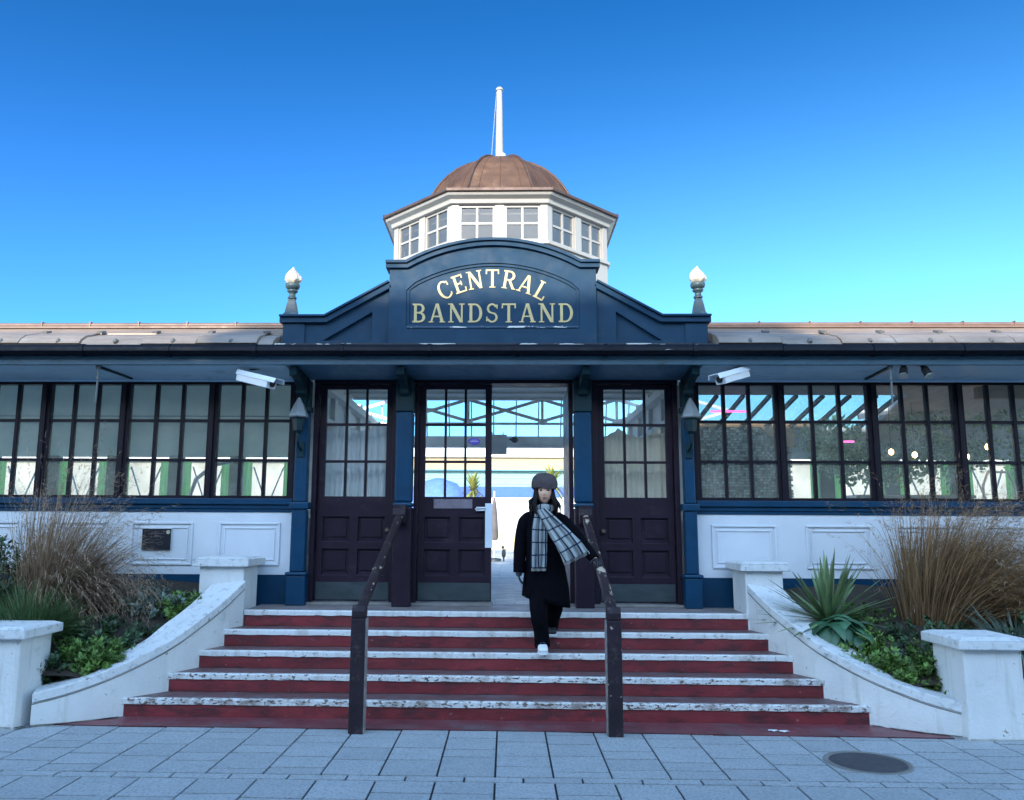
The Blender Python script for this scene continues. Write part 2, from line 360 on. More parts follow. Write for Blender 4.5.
# ================================================================== CURVED WALLS, PIERS, PLANTERS
def smooth_curve(pts, n=6):
    out = []
    for i in range(len(pts)-1):
        p0 = pts[max(i-1, 0)]; p1 = pts[i]; p2 = pts[i+1]; p3 = pts[min(i+2, len(pts)-1)]
        for k in range(n):
            t = k/n
            out.append(tuple(.5*((2*p1[a]) + (-p0[a]+p2[a])*t + (2*p0[a]-5*p1[a]+4*p2[a]-p3[a])*t*t + (-p0[a]+3*p1[a]-3*p2[a]+p3[a])*t**3) for a in (0, 1)))
    out.append(pts[-1]); return out
def wall_z(y): return .235 + (y-6.17)*.505
def curved_wall(sg, label):
    w_ = empty('curved_wall', (sg*2.7, 6.8, 0), label, 'wall')
    P = smooth_curve(CUR, 8); 
    inn = [Vector((x, y)) for x, y in P]
    nrm = []
    for i in range(len(inn)):
        d = (inn[min(i+1, len(inn)-1)] - inn[max(i-1, 0)]).normalized(); nrm.append(Vector((-d.y, d.x)) if Vector((-d.y, d.x)).x > 0 else Vector((d.y, -d.x)))
    def strip(o0, o1, zt, zb, wob=0.0):
        q = MB(); vs = []
        for i, p in enumerate(inn):
            a = p + nrm[i]*o0; b = p + nrm[i]*o1; wz = wob*mnoise.noise((p.x*7, p.y*7, sg)) ; wo = wob*mnoise.noise((p.x*5, p.y*5, sg*3))
            vs += [(sg*(a.x+wo), a.y, zb(p.y)), (sg*(a.x+wo), a.y, zt(p.y)+wz), (sg*(b.x), b.y, zt(p.y)+wz), (sg*b.x, b.y, zb(p.y))]
        n = len(inn); fs = []
        for i in range(n-1):
            for j in range(4): fs.append((i*4+j, (i+1)*4+j, (i+1)*4+(j+1) % 4, i*4+(j+1) % 4))
        fs += [(0, 1, 2, 3), tuple((n-1)*4+j for j in (3, 2, 1, 0))]
        q.add(vs, fs); return q
    strip(0, .27, lambda y: wall_z(y)-.075, lambda y: -.02, .004).build('wall_body', M_render, w_)
    strip(-.012, .30, lambda y: wall_z(y), lambda y: wall_z(y)-.071, .005).build('coping', M_coping, w_, .008)
    q = MB(); q.tube([(sg*(p.x-.001), p.y, wall_z(p.y)-.081) for p in inn], .0035, 6, False)
    q.build('joint', mat('dark_crack', (.2,.2,.19), .9), w_)
    return w_
curved_wall(-1, 'white curved wall sweeping down the left side of the steps')
curved_wall(1, 'white curved wall sweeping down the right side of the steps')
def pier(x0, x1, y0, y1, h, label, ov=.055, ch=.085):
    e = empty('wall_pier', ((x0+x1)/2, (y0+y1)/2, 0), label, 'pier', 'white piers at the ends of the curved walls')
    q = MB(); q.box(x0, x1, y0, y1, -.02, h-ch); q.build('pier_body', M_render, e, .012)
    q = MB(); q.box(x0-ov, x1+ov, y0-ov, y1+ov, h-ch+.001, h-.02)
    cx, cy = (x0+x1)/2, (y0+y1)/2; a = ov; b = ov-.05
    vs = [(x0-a, y0-a, h-.02), (x1+a, y0-a, h-.02), (x1+a, y1+a, h-.02), (x0-a, y1+a, h-.02), (x0-b, y0-b, h), (x1+b, y0-b, h), (x1+b, y1+b, h), (x0-b, y1+b, h)]
    q.add(vs, [(0,1,5,4), (1,2,6,5), (2,3,7,6), (3,0,4,7), (4,5,6,7)])
    q.build('cap', M_coping, e, .008)
pier(-2.73, -2.315, 7.62, 8.05, 1.175, 'upper white pier at the top left of the steps, beside the doors')
pier(2.28, 2.62, 7.62, 8.05, 1.165, 'upper white pier at the top right of the steps, behind the spiky yucca')
pier(-3.88, -3.46, 6.10, 6.52, .715, 'low white pier at the bottom left, in front of the green tussock')
pier(3.36, 3.77, 6.09, 6.52, .705, 'low white pier at the bottom right, in front of the tall brown grass')
for sg in (-1, 1):
    q = MB(); xa, xb = (3.775, 9) if sg > 0 else (3.885, 9)
    q.box(min(sg*xa, sg*xb), max(sg*xa, sg*xb), 6.24, 6.44, -.02, .30)
    e = empty('planter_wall', (sg*6, 6.3, 0), 'low white planter wall running %s from the bottom pier' % ('left' if sg < 0 else 'right'), 'wall')
    q.build('wall_body', M_render, e, .01)
    q = MB(); q.box(min(sg*xa, sg*xb), max(sg*xa, sg*xb), 6.21, 6.48, .301, .36); q.build('coping', M_coping, e, .008)
    # soil
    q = MB(); vs = []; nx, ny = 40, 14; ok = {}
    for i in range(nx+1):
        for j in range(ny+1):
            y = 6.4 + (8.18-6.4)*j/ny
            # inner edge follows the curved wall
            xi = 2.45
            for a, b in zip(CUR[:-1], CUR[1:]):
                if b[1] <= y <= a[1]: t = (y-b[1])/(a[1]-b[1]); xi = b[0] + (a[0]-b[0])*t + .16
            if y > 7.62: xi = 2.5
            x = xi + (9-xi)*(i/nx)**1.5
            z = min(.30 + (y-6.4)*.30, wall_z(y)-.06) + .03*mnoise.noise((x*3, y*3, 1)) + (.10*min(1, (x-xi)/.8))
            vs.append((sg*x, y, z))
    fs = [(i*(ny+1)+j, (i+1)*(ny+1)+j, (i+1)*(ny+1)+j+1, i*(ny+1)+j+1) for i in range(nx) for j in range(ny)]
    q.add(vs, fs, True); tag(q.build('soil', M_soil, fix=False), kind='structure')
# ================================================================== BANDSTAND BUILDING
BD = empty('bandstand_building', (0, 8.2, .7), 'blue and white seaside bandstand building with signed pediment, domed tower and long window walls', 'building')
YW = 8.20
LX = [-2.06, -2.905, -3.825, -4.655, -5.50, -6.35, -7.2]
RX = [2.005, 2.865, 3.79, 4.645, 5.50, 6.35, 7.2]
# --- wing walls
for sg, XS in ((-1, LX), (1, RX)):
    a, b = (-9, -2.035) if sg < 0 else (1.985, 9)
    q = MB(); q.box(a, b, YW, YW+.14, .30, .985); q.build('plinth', M_navy, BD)
    q = MB(); q.box(a, b, YW-.005, YW+.13, .986, 1.632); pn = q.build('wall_panelling', M_panel, BD)
    q = MB(); q.box(a, b, YW-.03, YW+.15, 1.633, 1.675); q.box(a, b, YW-.055, YW+.15, 1.676, 1.735)
    q.box(a, b, YW-.018, YW+.0, 1.60, 1.632); q.build('sill', M_navy, BD, .006)
    # moulded frames on the panelling
    pan = [(-2.77, -2.15), (-3.66, -3.03), (-4.52, -3.9), (-5.4, -4.78), (-6.3, -5.65)] if sg < 0 else [(2.13, 2.765), (3.05, 3.69), (3.92, 4.55), (4.8, 5.4), (5.65, 6.3)]
    for x0, x1 in pan:
        z0, z1 = 1.075, 1.50
        f = MB()
        for d, w_, dp in ((0, .022, .016), (.05, .016, .010)):
            X0_, X1_, Z0_, Z1_ = x0+d, x1-d, z0+d, z1-d; ya, yb = YW-.005-dp, YW-.0045
            f.box(X0_, X1_, ya, yb, Z1_-w_, Z1_); f.box(X0_, X1_, ya, yb, Z0_, Z0_+w_)
            f.box(X0_, X0_+w_, ya, yb, Z0_+w_+.0005, Z1_-w_-.0005); f.box(X1_-w_, X1_, ya, yb, Z0_+w_+.0005, Z1_-w_-.0005)
        f.build('panel_moulding', M_panel, pn, .004)
    q = MB(); q.box(a, b, YW-.02, YW+.12, 2.935, 3.0); q.build('head_beam', M_frame, BD)
    # windows
    zr = [1.752, 2.125, 2.53, 2.925]
    for k in range(6):
        x0, x1 = sorted((XS[k], XS[k+1]))
        f = MB(); y0, y1 = YW+.01, YW+.085
        f.box(x0+.004, x0+.05, y0, y1, 1.736, 2.934); f.box(x1-.05, x1-.004, y0, y1, 1.736, 2.934)
        f.box(x0+.05, x1-.05, y0+.002, y1, 1.736, 1.765); f.box(x0+.05, x1-.05, y0+.002, y1, 2.905, 2.934)
        for i in (1, 2):
            xm = x0+.05 + (x1-x0-.1)*i/3; f.box(xm-.015, xm+.015, y0+.012, y1-.01, 1.765, 2.905)
        for z in zr[1:3]: f.box(x0+.05, x1-.05, y0+.018, y1-.016, z-.014, z+.014)
        wn = f.build('window', M_frame, BD)
        q = MB()
        for i in range(3):
            for j in range(3):
                xa = x0+.05+(x1-x0-.1)*i/3; xb = x0+.05+(x1-x0-.1)*(i+1)/3
                za, zb = (1.765, 2.125, 2.53, 2.905)[j:j+2]
                tx, tz = random.uniform(-.003, .003), random.uniform(-.003, .003)
                q.add([(xa, y0+.04-tx-tz, za), (xb, y0+.04+tx-tz, za), (xb, y0+.04+tx+tz, zb), (xa, y0+.04-tx+tz, zb)], [(0,1,2,3)])
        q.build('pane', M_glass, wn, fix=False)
    for k in range(7):
        q = MB(); q.box(XS[k]-.018, XS[k]+.018, YW-.012, YW+.09, 1.737, 2.934); q.build('window_post', M_frame, BD, .004)
    # soffit, fascia, gutter
    a, b = (-9, -2.02) if sg < 0 else (1.97, 9)
    q = MB(); q.prism([(YW-.022, 2.945), (YW-.022, 2.975), (7.62, 3.02), (7.62, 2.992)], 'x', a, b)
    for x in [a + i*.92 for i in range(1, 8)]: pass
    q.build('soffit', M_soffit, BD)
    q = MB(); q.box(a, b, YW-.05, YW-.023, 2.925, 2.944); q.build('soffit_bead', M_soffit, BD)
q = MB(); q.box(-9, 9, 7.575, 7.62, 2.985, 3.062); q.box(-9, 9, 7.56, 7.574, 3.04, 3.07); q.build('fascia', M_fascia, BD, .004)
q = MB()
prof = [(7.62, 3.063), (7.50, 3.07), (7.47, 3.10), (7.475, 3.135), (7.50, 3.165), (7.62, 3.18)]
q.prism(prof, 'x', -9, 9); q.build('gutter', M_gutter, BD)
for i in range(-8, 8):
    q = MB(); x = i*.83+.21; q.prism([(7.505, 3.06), (7.461, 3.095), (7.466, 3.14), (7.50, 3.172), (7.63, 3.186), (7.63, 3.055)], 'x', x-.02, x+.02); q.build('gutter_bracket', M_gutter, BD)
# --- wing roofs
rp = [(7.56, 3.186), (7.60, 3.235), (7.68, 3.285), (7.80, 3.325), (7.95, 3.38)]
rp2 = [(7.95, 3.382), (8.10, 3.445), (8.24, 3.505)]
for sg in (-1, 1):
    a, b = (-9, -2.132) if sg < 0 else (2.105, 9)
    rf = MB(); rf.prism(rp2 + [(8.30, 3.53), (8.30, 3.45), (7.95, 3.30)], 'x', a, b); ro = rf.build('roof', M_roofc, BD)
    q = MB()
    x = a; i = 0
    lr = random.Random(5+sg)
    while x < b:
        xn = min(b, x + lr.uniform(.5, .62)); dz = lr.uniform(-.012, .014)
        pr = [(y-dz*.6, z+dz) for y, z in rp] + [(7.95, 3.30), (7.60, 3.17)]
        q.prism(pr, 'x', x+.004, xn-.002); x = xn
    q.build('lead_flashing', M_lead, ro, .006)
    x = a + .3
    while x < b:
        q = MB(); q.ell((x, 7.585, 3.215), (.022, .035, .03)); q.build('roof_bolt', mat('lead_clip', (.12,.12,.12), .5, var=.3), ro); q = MB(); q.bar((x+.25, 7.86, 3.37), (x+.25, 7.95, 3.40), .05, .02); x += .56
        q.build('flashing_clip', mat('lead_clip', (.12,.12,.12), .5, var=.3), ro)
    q = MB(); q.tube([(a, 8.27, 3.545), (b, 8.27, 3.545)], .028, 8); q.box(a, b, 8.2, 8.34, 3.501, 3.52)
    for i in range(40):
        x = a + (i+.5)*(b-a)/40
        if i % 3 == 0: q.box(x, x+.012, 8.235, 8.30, 3.52, 3.58)
    q.build('ridge', M_ridge, ro)
# rear slopes of the wings (ceiling seen through the windows)
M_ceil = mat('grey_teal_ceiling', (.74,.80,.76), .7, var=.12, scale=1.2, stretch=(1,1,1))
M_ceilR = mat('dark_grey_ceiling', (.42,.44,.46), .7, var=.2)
def zr_(y): return 3.50 - .278*(y-8.3)
def slope(name, x0, x1, ya, yb, m, th=.07):
    q = MB(); q.prism([(ya, zr_(ya)), (yb, zr_(yb)), (yb, zr_(yb)+th), (ya, zr_(ya)+th)], 'x', x0, x1); return q.build(name, m, BD)
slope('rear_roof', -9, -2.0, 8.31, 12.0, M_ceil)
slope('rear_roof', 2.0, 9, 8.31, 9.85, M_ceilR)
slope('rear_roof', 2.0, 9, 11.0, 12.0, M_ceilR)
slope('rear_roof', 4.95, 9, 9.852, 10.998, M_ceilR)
sk = MB(); sk.prism([(9.852, zr_(9.85)+.03), (10.998, zr_(11)+.03), (10.998, zr_(11)+.036), (9.852, zr_(9.85)+.036)], 'x', 2.0, 4.95)
sko = sk.build('skylight', M_glassd, BD)
q = MB()
for x in (2.3, 2.62, 2.94, 3.26, 3.58, 3.90, 4.22, 4.54, 4.8): q.bar((x+.05, 9.86, zr_(9.86)), (x-.05, 10.99, zr_(10.99)), .035, .05)
q.build('glazing_bar', mat('dark_steel', (.04,.05,.055), .5), sko)
# white raking beam of the right-hand ceiling
q = MB(); q.bar((4.6, 10.45, 2.90), (5.9, 10.2, 3.14), .05, .10); q.build('raking_beam', M_whiteint, BD)
# slots of board lines in the left ceiling
q = MB()
for i in range(2):
    y = 9.0 + i*1.5; q.bar((-8.9, y, zr_(y)-.004), (-2.05, y, zr_(y)-.004), .012, .012)
q.build('ceiling_batten', mat('ceiling_batten_paint', (.24,.32,.33), .7), BD)

# --- porch: columns, doors
def pilaster(x0, x1, nm='pilaster'):
    q = MB(); q.box(x0-.01, x1+.01, 8.05, 8.19, .70, .985); q.box(x0-.02, x1+.02, 8.035, 8.19, .986, 1.02)
    q.box(x0+.012, x1-.012, 8.08, 8.19, 1.021, 1.63); q.box(x0-.012, x1+.012, 8.06, 8.19, 1.631, 1.70)
    q.box(x0+.02, x1-.02, 8.085, 8.19, 1.701, 2.60)
    p = q.build(nm, M_navy, BD, .012)
    t = MB(); t.box(x0+.0, x1+.0, 8.07, 8.192, 2.601, 2.66); t.box(x0+.015, x1-.015, 8.08, 8.19, 2.661, 2.93)
    t.build('capital', M_teal, p, .01)
    return p
def bracket(x, p=None, w_=.075):
    pts = [(8.19, 2.93), (8.19, 2.62), (8.07, 2.64), (8.03, 2.74), (7.95, 2.83), (7.80, 2.885), (7.66, 2.91), (7.635, 2.98), (7.66, 2.985), (8.19, 2.985)]
    o = MB(); o.prism(pts, 'x', x-w_/2, x+w_/2)
    o.tube([(x-w_/2-.01, 8.0, 2.80), (x+w_/2+.01, 8.0, 2.80)], .04, 14)
    o.tube([(x-w_/2-.008, 7.72, 2.93), (x+w_/2+.008, 7.72, 2.93)], .03, 14)
    return o.build('bracket', M_teal, BD, .004)
pilaster(-2.03, -1.86); pilaster(1.84, 1.985)
for x in (-1.945, -.91, .865, 1.905): bracket(x)
for x in (-.91, .865):
    q = MB(); q.box(x-.085, x+.085, 8.03, 8.19, 1.701, 2.60); q.box(x-.095, x+.095, 8.0, 8.19, 1.655, 1.70)
    c_ = q.build('column', M_navy, BD, .02)
    q = MB(); q.box(x-.09, x+.09, 8.01, 8.19, .70, 1.653); q.build('column_base', M_auber, c_, .01)
    q = MB(); q.box(x-.09, x+.09, 8.02, 8.19, 2.601, 2.93); q.build('capital', M_teal, c_, .01)
# header above the doors and porch ceiling
q = MB(); q.box(-1.86, 1.84, 8.19, 8.40, 2.915, 3.05); q.build('door_header', M_frame, BD)
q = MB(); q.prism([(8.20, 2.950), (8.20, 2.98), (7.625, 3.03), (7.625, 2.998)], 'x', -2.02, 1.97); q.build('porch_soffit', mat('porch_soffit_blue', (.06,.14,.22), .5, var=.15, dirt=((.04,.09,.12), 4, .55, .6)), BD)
q = MB()
for a, b in ((-1.86, -.99), (.94, 1.84), (-.83, -.03)):
    q = MB(); q.box(a, b, 8.14, 8.40, .7005, .725); q.build('door_sill', mat('sill_grey', (.2,.19,.18), .7, var=.3), BD, .004)
def jamb(x0, x1, z1=2.914): 
    q = MB(); q.box(x0, x1, 8.2, 8.36, .726, z1); q.build('door_frame', M_auber, BD, .004)
for a, b in ((-1.858, -1.812), (-1.05, -.996), (-.824, -.785), (.735, .78), (.95, 1.03), (1.79, 1.838)): jamb(a, b)
def door(x0, x1, rows, name='door', label=None):
    y0 = 8.27; z0, z1 = .735, 2.912; st_ = .065; w_ = x1-x0
    gx = [x0+st_ + (w_-2*st_)*i/3 for i in range(4)]
    gz = rows; holes = []
    for i in range(3):
        for j in range(3): holes.append(rect(gx[i]+(.012 if i else 0), gx[i+1]-(.012 if i < 2 else 0), gz[j]+(.012 if j else 0), gz[j+1]-(.012 if j < 2 else 0)))
    px = [(x0+st_, (x0+x1)/2-.045), ((x0+x1)/2+.045, x1-st_)]
    pz = [(.985, 1.24), (1.315, 1.56)]
    pan = [rect(a, b, c, d) for a, b in px for c, d in pz]
    d_ = plate(name, [rect(x0, x1, z0, z1)], holes+pan, y0, y0+.05, M_auber, BD, .004)
    if label: d_['label'] = label
    q = MB(); q.box(x0+.03, x1-.03, y0+.028, y0+.045, .95, 1.60)
    for a, b in px:
        for c, d in pz:
            q.add([(a, y0+.002, c), (b, y0+.002, c), (b-.02, y0+.028, c+.028), (a+.02, y0+.028, c+.028)], [(0,1,2,3)])
            q.box(a+.03, b-.03, y0+.016, y0+.029, c+.045, d-.02)
    q.build('door_panel', M_auber, d_, .003)
    q = MB(); q.box(x0+.012, x1-.012, y0-.004, y0-.0005, z0+.01, .915); q.build('kickplate', M_kick, d_)
    q = MB(); q.add([(x0+.03, y0+.03, gz[0]-.01), (x1-.03, y0+.03, gz[0]-.01), (x1-.03, y0+.03, gz[3]+.01), (x0+.03, y0+.03, gz[3]+.01)], [(0,1,2,3)])
    q.build('pane', M_glassd, d_, fix=False)
    return d_
rows = [1.765, 2.12, 2.50, 2.868]
dl = door(-1.808, -1.055, rows); dm = door(-.783, -.042, rows); dr = door(1.035, 1.788, rows)
for d_, x in ((dl, -1.085), (dr, 1.072)):
    q = MB(); q.lathe([(.012, 0), (.012, .02), (.024, .028), (.026, .042), (.014, .052)], (0,0,0), 14)
    q.v = [(x+a, 8.27-c, 1.43+b) for a, b, c in q.v]; q.build('door_knob', mat('brass_dull', (.25,.2,.15), .35, metal=.8), d_)
q = MB(); q.box(-.625, -.235, 8.262, 8.268, 1.648, 1.742); q.build('push_plate', mat('satin_plate', (.22,.19,.23), .45, metal=.3, var=.25, dirt=((.1,.08,.1), 10, .5, .7)), dm)
q = MB(); q.box(-.105, -.032, 8.245, 8.268, 1.26, 1.70); q.build('lock_plate', mat('pale_sign_plate', (.62,.70,.78), .4, var=.08), dm, .003)
q = MB(); q.tube([(-.10, 8.235, 1.655), (-.19, 8.23, 1.655), (-.20, 8.235, 1.64), (-.19, 8.24, 1.63), (-.11, 8.235, 1.632)], .009, 8); q.build('door_handle', mat('white_handle', (.7,.75,.8), .3), dm)
q = MB(); q.lathe([(.062, 0), (.062, .002)], (0,0,0), 32); q.v = [(-.222+a, 8.296-c, 2.33+b*.6) for a, b, c in q.v]
so = q.build('round_sticker', mat('violet_sticker', (.10,.07,.42), .4), dm)
q = MB(); q.box(-.265, -.18, 8.2925, 8.2932, 2.327, 2.335); q.box(-.25, -.195, 8.2925, 8.2932, 2.342, 2.347); q.build('sticker_print', mat('pale_print', (.5,.5,.75), .5), so)
# the open right-hand leaf, swung inwards against the passage wall
q = MB(); q.box(.742, .79, 8.38, 9.08, .735, 2.90); q.build('door', M_auber, BD, .004)['label'] = 'open door leaf folded back into the passage'

# --- pediment
PX = .0
def arc(cx, zc, x0, x1, zmid, zend, n=20):
    """points of a circular arc from x0 to x1 with sagitta"""
    hw = (x1-x0)/2; s_ = zmid-zend; r = (hw*hw+s_*s_)/(2*s_); m = (x0+x1)/2
    return [(x0+(x1-x0)*i/n, zmid - r + math.sqrt(max(0, r*r-(x0+(x1-x0)*i/n-m)**2))) for i in range(n+1)]
Y0 = 7.80
L0, R0 = -2.10, 2.065; Z0 = 3.187; CL, CR = -1.05, .985
top_mid = arc(0, 0, -.88, .83, 4.262, 4.035)
topl = [(L0-.03, 3.50), (-1.68, 3.50), (CL, 3.852)]
topr = [(CR, 3.852), (1.62, 3.50), (R0+.03, 3.50)]
cen_out = [(CL, Z0), (CR, Z0), (CR, 4.035), (.83, 4.035)] + top_mid[::-1][1:-1] + [(-.88, 4.035), (CL, 4.035)]
ins = [(-.88, 3.405), (.82, 3.405)] + [(.82, 3.77)] + arc(0, 0, -.88, .82, 4.045, 3.80)[::-1][1:-1] + [(-.88, 3.77)]
ped = plate('pediment', [cen_out], [ins], Y0-.05, Y0+.10, M_sign, BD, .004)
q = plate('sign_board', [[(-.9, 3.39), (.84, 3.39)] + [(.84, 3.80)] + arc(0, 0, -.9, .84, 4.07, 3.80)[::-1][1:-1] + [(-.9, 3.80)]], [], Y0-.022, Y0+.02, M_sign, ped)
# bead inside the inset
inb = [(-.85, 3.425), (.79, 3.425), (.79, 3.775)] + arc(0, 0, -.85, .79, 4.018, 3.785)[::-1][1:-1] + [(-.85, 3.775)]
plate('sign_bead', [ins[:1] + ins[1:]], [inb], Y0-.036, Y0-.0225, M_sign, ped, .002)
q = MB(); q.box(-.87, .81, Y0-.060, Y0-.051, 3.385, 3.404); q.build('sign_ledge', M_ledge, ped, .002)
for pts, tri, xo in ((topl, [(-1.70, 3.27), (-1.22, 3.27), (-1.22, 3.56)], L0), (topr, [(1.18, 3.27), (1.62, 3.27), (1.18, 3.56)], R0)):
    if xo == L0: out = [(L0, Z0), (CL, Z0)] + pts[::-1][:-1] + [(L0, 3.50)]
    else: out = [(CR, Z0), (R0, Z0), (R0, 3.50)] + pts[::-1][1:]
    w_ = plate('pediment_wing', [out], [tri], Y0-.005, Y0+.08, M_sign, BD, .003)
    cx = sum(p[0] for p in tri)/3; cz = sum(p[1] for p in tri)/3
    big = [(cx+(x-cx)*1.3, cz+(z-cz)*1.3) for x, z in tri]
    plate('recess_back', [big], [], Y0+.035, Y0+.05, M_sign, w_)
    # moulding along the top edge
    path = pts; lo = offset_line(path, -.055)
    plate('cornice', [path + lo[::-1]], [], Y0-.05, Y0+.14, M_sign, w_, .008)
    up = offset_line(path, .022)
    plate('coping_strip', [up + path[::-1]], [], Y0-.075, Y0+.16, M_sign, w_, .005)
    # end post panel
    e0 = L0 if xo == L0 else R0-.22
    q = MB(); q.box(e0+.0, e0+.22, Y0-.022, Y0-.006, Z0+.02, 3.44); q.build('end_post', M_sign, w_, .006)
cp = [(CL-.035, 4.035), (-.88, 4.035)] + top_mid[1:-1] + [(.83, 4.035), (CR+.035, 4.035)]
lo = offset_line(cp, -.045); up = offset_line(cp, .028)
plate('cornice', [cp + lo[::-1]], [], Y0-.085, Y0+.14, M_sign, ped, .008)
plate('coping_strip', [up + cp[::-1]], [], Y0-.11, Y0+.16, M_sign, ped, .005)
q = MB(); q.box(L0-.02, R0+.02, 7.60, Y0+.10, 3.165, 3.186); q.build('pediment_base', M_gutter, BD)
q = MB(); q.box(L0-.01, R0+.01, 7.56, 7.598, 3.166, 3.190); q.build('front_ledge', mat('flaked_gutter_edge', (.008,.012,.02), .45, var=.3, peel=((.50,.51,.50), 3.2, .54, (.8,1,6))), BD)

# --- lettering: strokes with small slab serifs
M_out = M_gold
class Letter:
    """letter drawn in a box 0..w by 0..1 from straight and curved strokes"""
    W = dict(C=.80, E=.72, N=.92, T=.82, R=.82, A=.92, L=.68, B=.78, D=.86, S=.72)
def letter(ch, place, mb, k0):
    T = .155; t = .085; S = .055
    n = [k0]
    def quad(p):
        d = .0004*(n[0] % 14); n[0] += 1
        f = [place(x, z) for x, z in p]; m_ = len(f)
        vs = [(x, Y0-.0228-.004-d, z) for x, z in f] + [(x, Y0-.0222, z) for x, z in f]
        mb.add(vs, [tuple(range(m_))] + [(i, (i+1) % m_, (i+1) % m_+m_, i+m_) for i in range(m_)])
    def stroke(x0, z0, x1, z1, w):
        quad([(x0-w/2, z0), (x0+w/2, z0), (x1+w/2, z1), (x1-w/2, z1)])
    def hbar(x0, x1, z, h=t): quad([(x0, z), (x1, z), (x1, z+h), (x0, z+h)])
    def serif(x, z, w=.30): hbar(x-w/2, x+w/2, z, S)
    def arc_(cx, cz, rx, rz, a0, a1, wv=T, wh=t, nn=14):
        for i in range(nn):
            q_ = []
            for a, inner in ((a0+(a1-a0)*i/nn, 0), (a0+(a1-a0)*(i+1)/nn, 0), (a0+(a1-a0)*(i+1)/nn, 1), (a0+(a1-a0)*i/nn, 1)):
                c, s_ = math.cos(a), math.sin(a)
                q_.append((cx+(rx-inner*wv)*c, cz+(rz-inner*wh)*s_))
            k = n[0]; quad(q_); n[0] = k
        n[0] += 1
    w = Letter.W[ch]
    if ch == 'L':
        stroke(.2, 0, .2, 1, T); serif(.2, 1-S, .34); hbar(.06, w, 0); stroke(w-.04, 0, w-.02, .27, .08)
    elif ch == 'E':
        stroke(.2, 0, .2, 1, T); hbar(.04, w, 0); hbar(.04, w-.04, 1-t); hbar(.2, w-.18, .47); stroke(w-.04, 0, w-.02, .25, .08); stroke(w-.08, .78, w-.08, 1, .08); stroke(w-.2, .38, w-.2, .64, .07)
    elif ch == 'T':
        stroke(w/2, 0, w/2, 1, T); serif(w/2, 0, .36); hbar(0.02, w-.02, 1-t); stroke(.05, .74, .06, 1, .08); stroke(w-.05, .74, w-.06, 1, .08)
    elif ch == 'N':
        stroke(.17, 0, .17, 1, .10); stroke(w-.15, 0, w-.15, 1, .10); stroke(.17, 1, w-.17, 0, .19); serif(.17, 0, .30); serif(.12, 1-S, .24); serif(w-.15, 1-S, .30)
    elif ch == 'A':
        stroke(.14, 0, w/2-.02, 1, .10); stroke(w-.15, 0, w/2+.01, 1, .17); hbar(.24, w-.24, .28, .075); serif(.14, 0, .28); serif(w-.15, 0, .32)
    elif ch == 'D':
        stroke(.2, 0, .2, 1, T); hbar(.04, .45, 0); hbar(.04, .45, 1-t); arc_(.42, .5, w-.45, .5, -math.pi/2, math.pi/2)
    elif ch == 'B':
        stroke(.2, 0, .2, 1, T); hbar(.04, .42, 0); hbar(.04, .42, 1-t); hbar(.2, .45, .475)
        arc_(.42, .275, w-.45, .275, -math.pi/2, math.pi/2); arc_(.40, .74, w-.47, .26, -math.pi/2, math.pi/2)
    elif ch == 'R':
        stroke(.2, 0, .2, 1, T); serif(.2, 0, .32); hbar(.04, .42, 1-t); hbar(.2, .44, .45)
        arc_(.42, .725, w-.50, .275, -math.pi/2, math.pi/2); stroke(.45, .47, w-.08, 0, .17); serif(w-.06, 0, .2)
    elif ch == 'C':
        arc_(.45, .5, .42, .51, R(48), R(312), T, t, 22); stroke(w-.07, .68, w-.07, .92, .08); stroke(w-.07, .13, w-.07, .27, .07)
    elif ch == 'S':
        arc_(w/2, .735, .29, .275, R(20), R(270), .12, t); arc_(w/2, .265, .31, .275, R(90), R(-160), .12, t)
        stroke(w-.09, .72, w-.09, .94, .07); stroke(.07, .06, .07, .30, .07)
    return n[0]
# BANDSTAND, straight, z 3.449..3.635
word = 'BANDSTAND'; H = .190; tot = sum(Letter.W[c] for c in word); X0_, X1_ = -.825, .762; gap = (X1_-X0_ - tot*H*.93)/(len(word)-1)
x = X0_
for c in word:
    mb = MB(); xx = x; letter(c, lambda u, v: (xx + u*H*.93, 3.448 + v*H), mb, 0)
    mb.build('sign_letter', M_gold, ped, fix=True); x += Letter.W[c]*H*.93 + gap
# CENTRAL on an arc
word = 'CENTRAL'; H = .185; rad = .92; cx_, cz_ = -.035, 3.985 - .185 - rad
tot = sum(Letter.W[c] for c in word); span = R(64); gap = (span*(rad) - tot*H*.90)/(len(word)-1)
s_ = -span*rad/2
for c in word:
    mb = MB(); wl = Letter.W[c]*H*.90; am = (s_+wl/2)/rad
    def place(u, v, am=am, wl=wl):
        lx = u*H*.90 - wl/2; r_ = rad + v*H
        return (cx_ + r_*math.sin(am) + lx*math.cos(am), cz_ + r_*math.cos(am) - lx*math.sin(am))
    letter(c, place, mb, 3); mb.build('sign_letter', M_gold, ped, fix=True); s_ += wl + gap

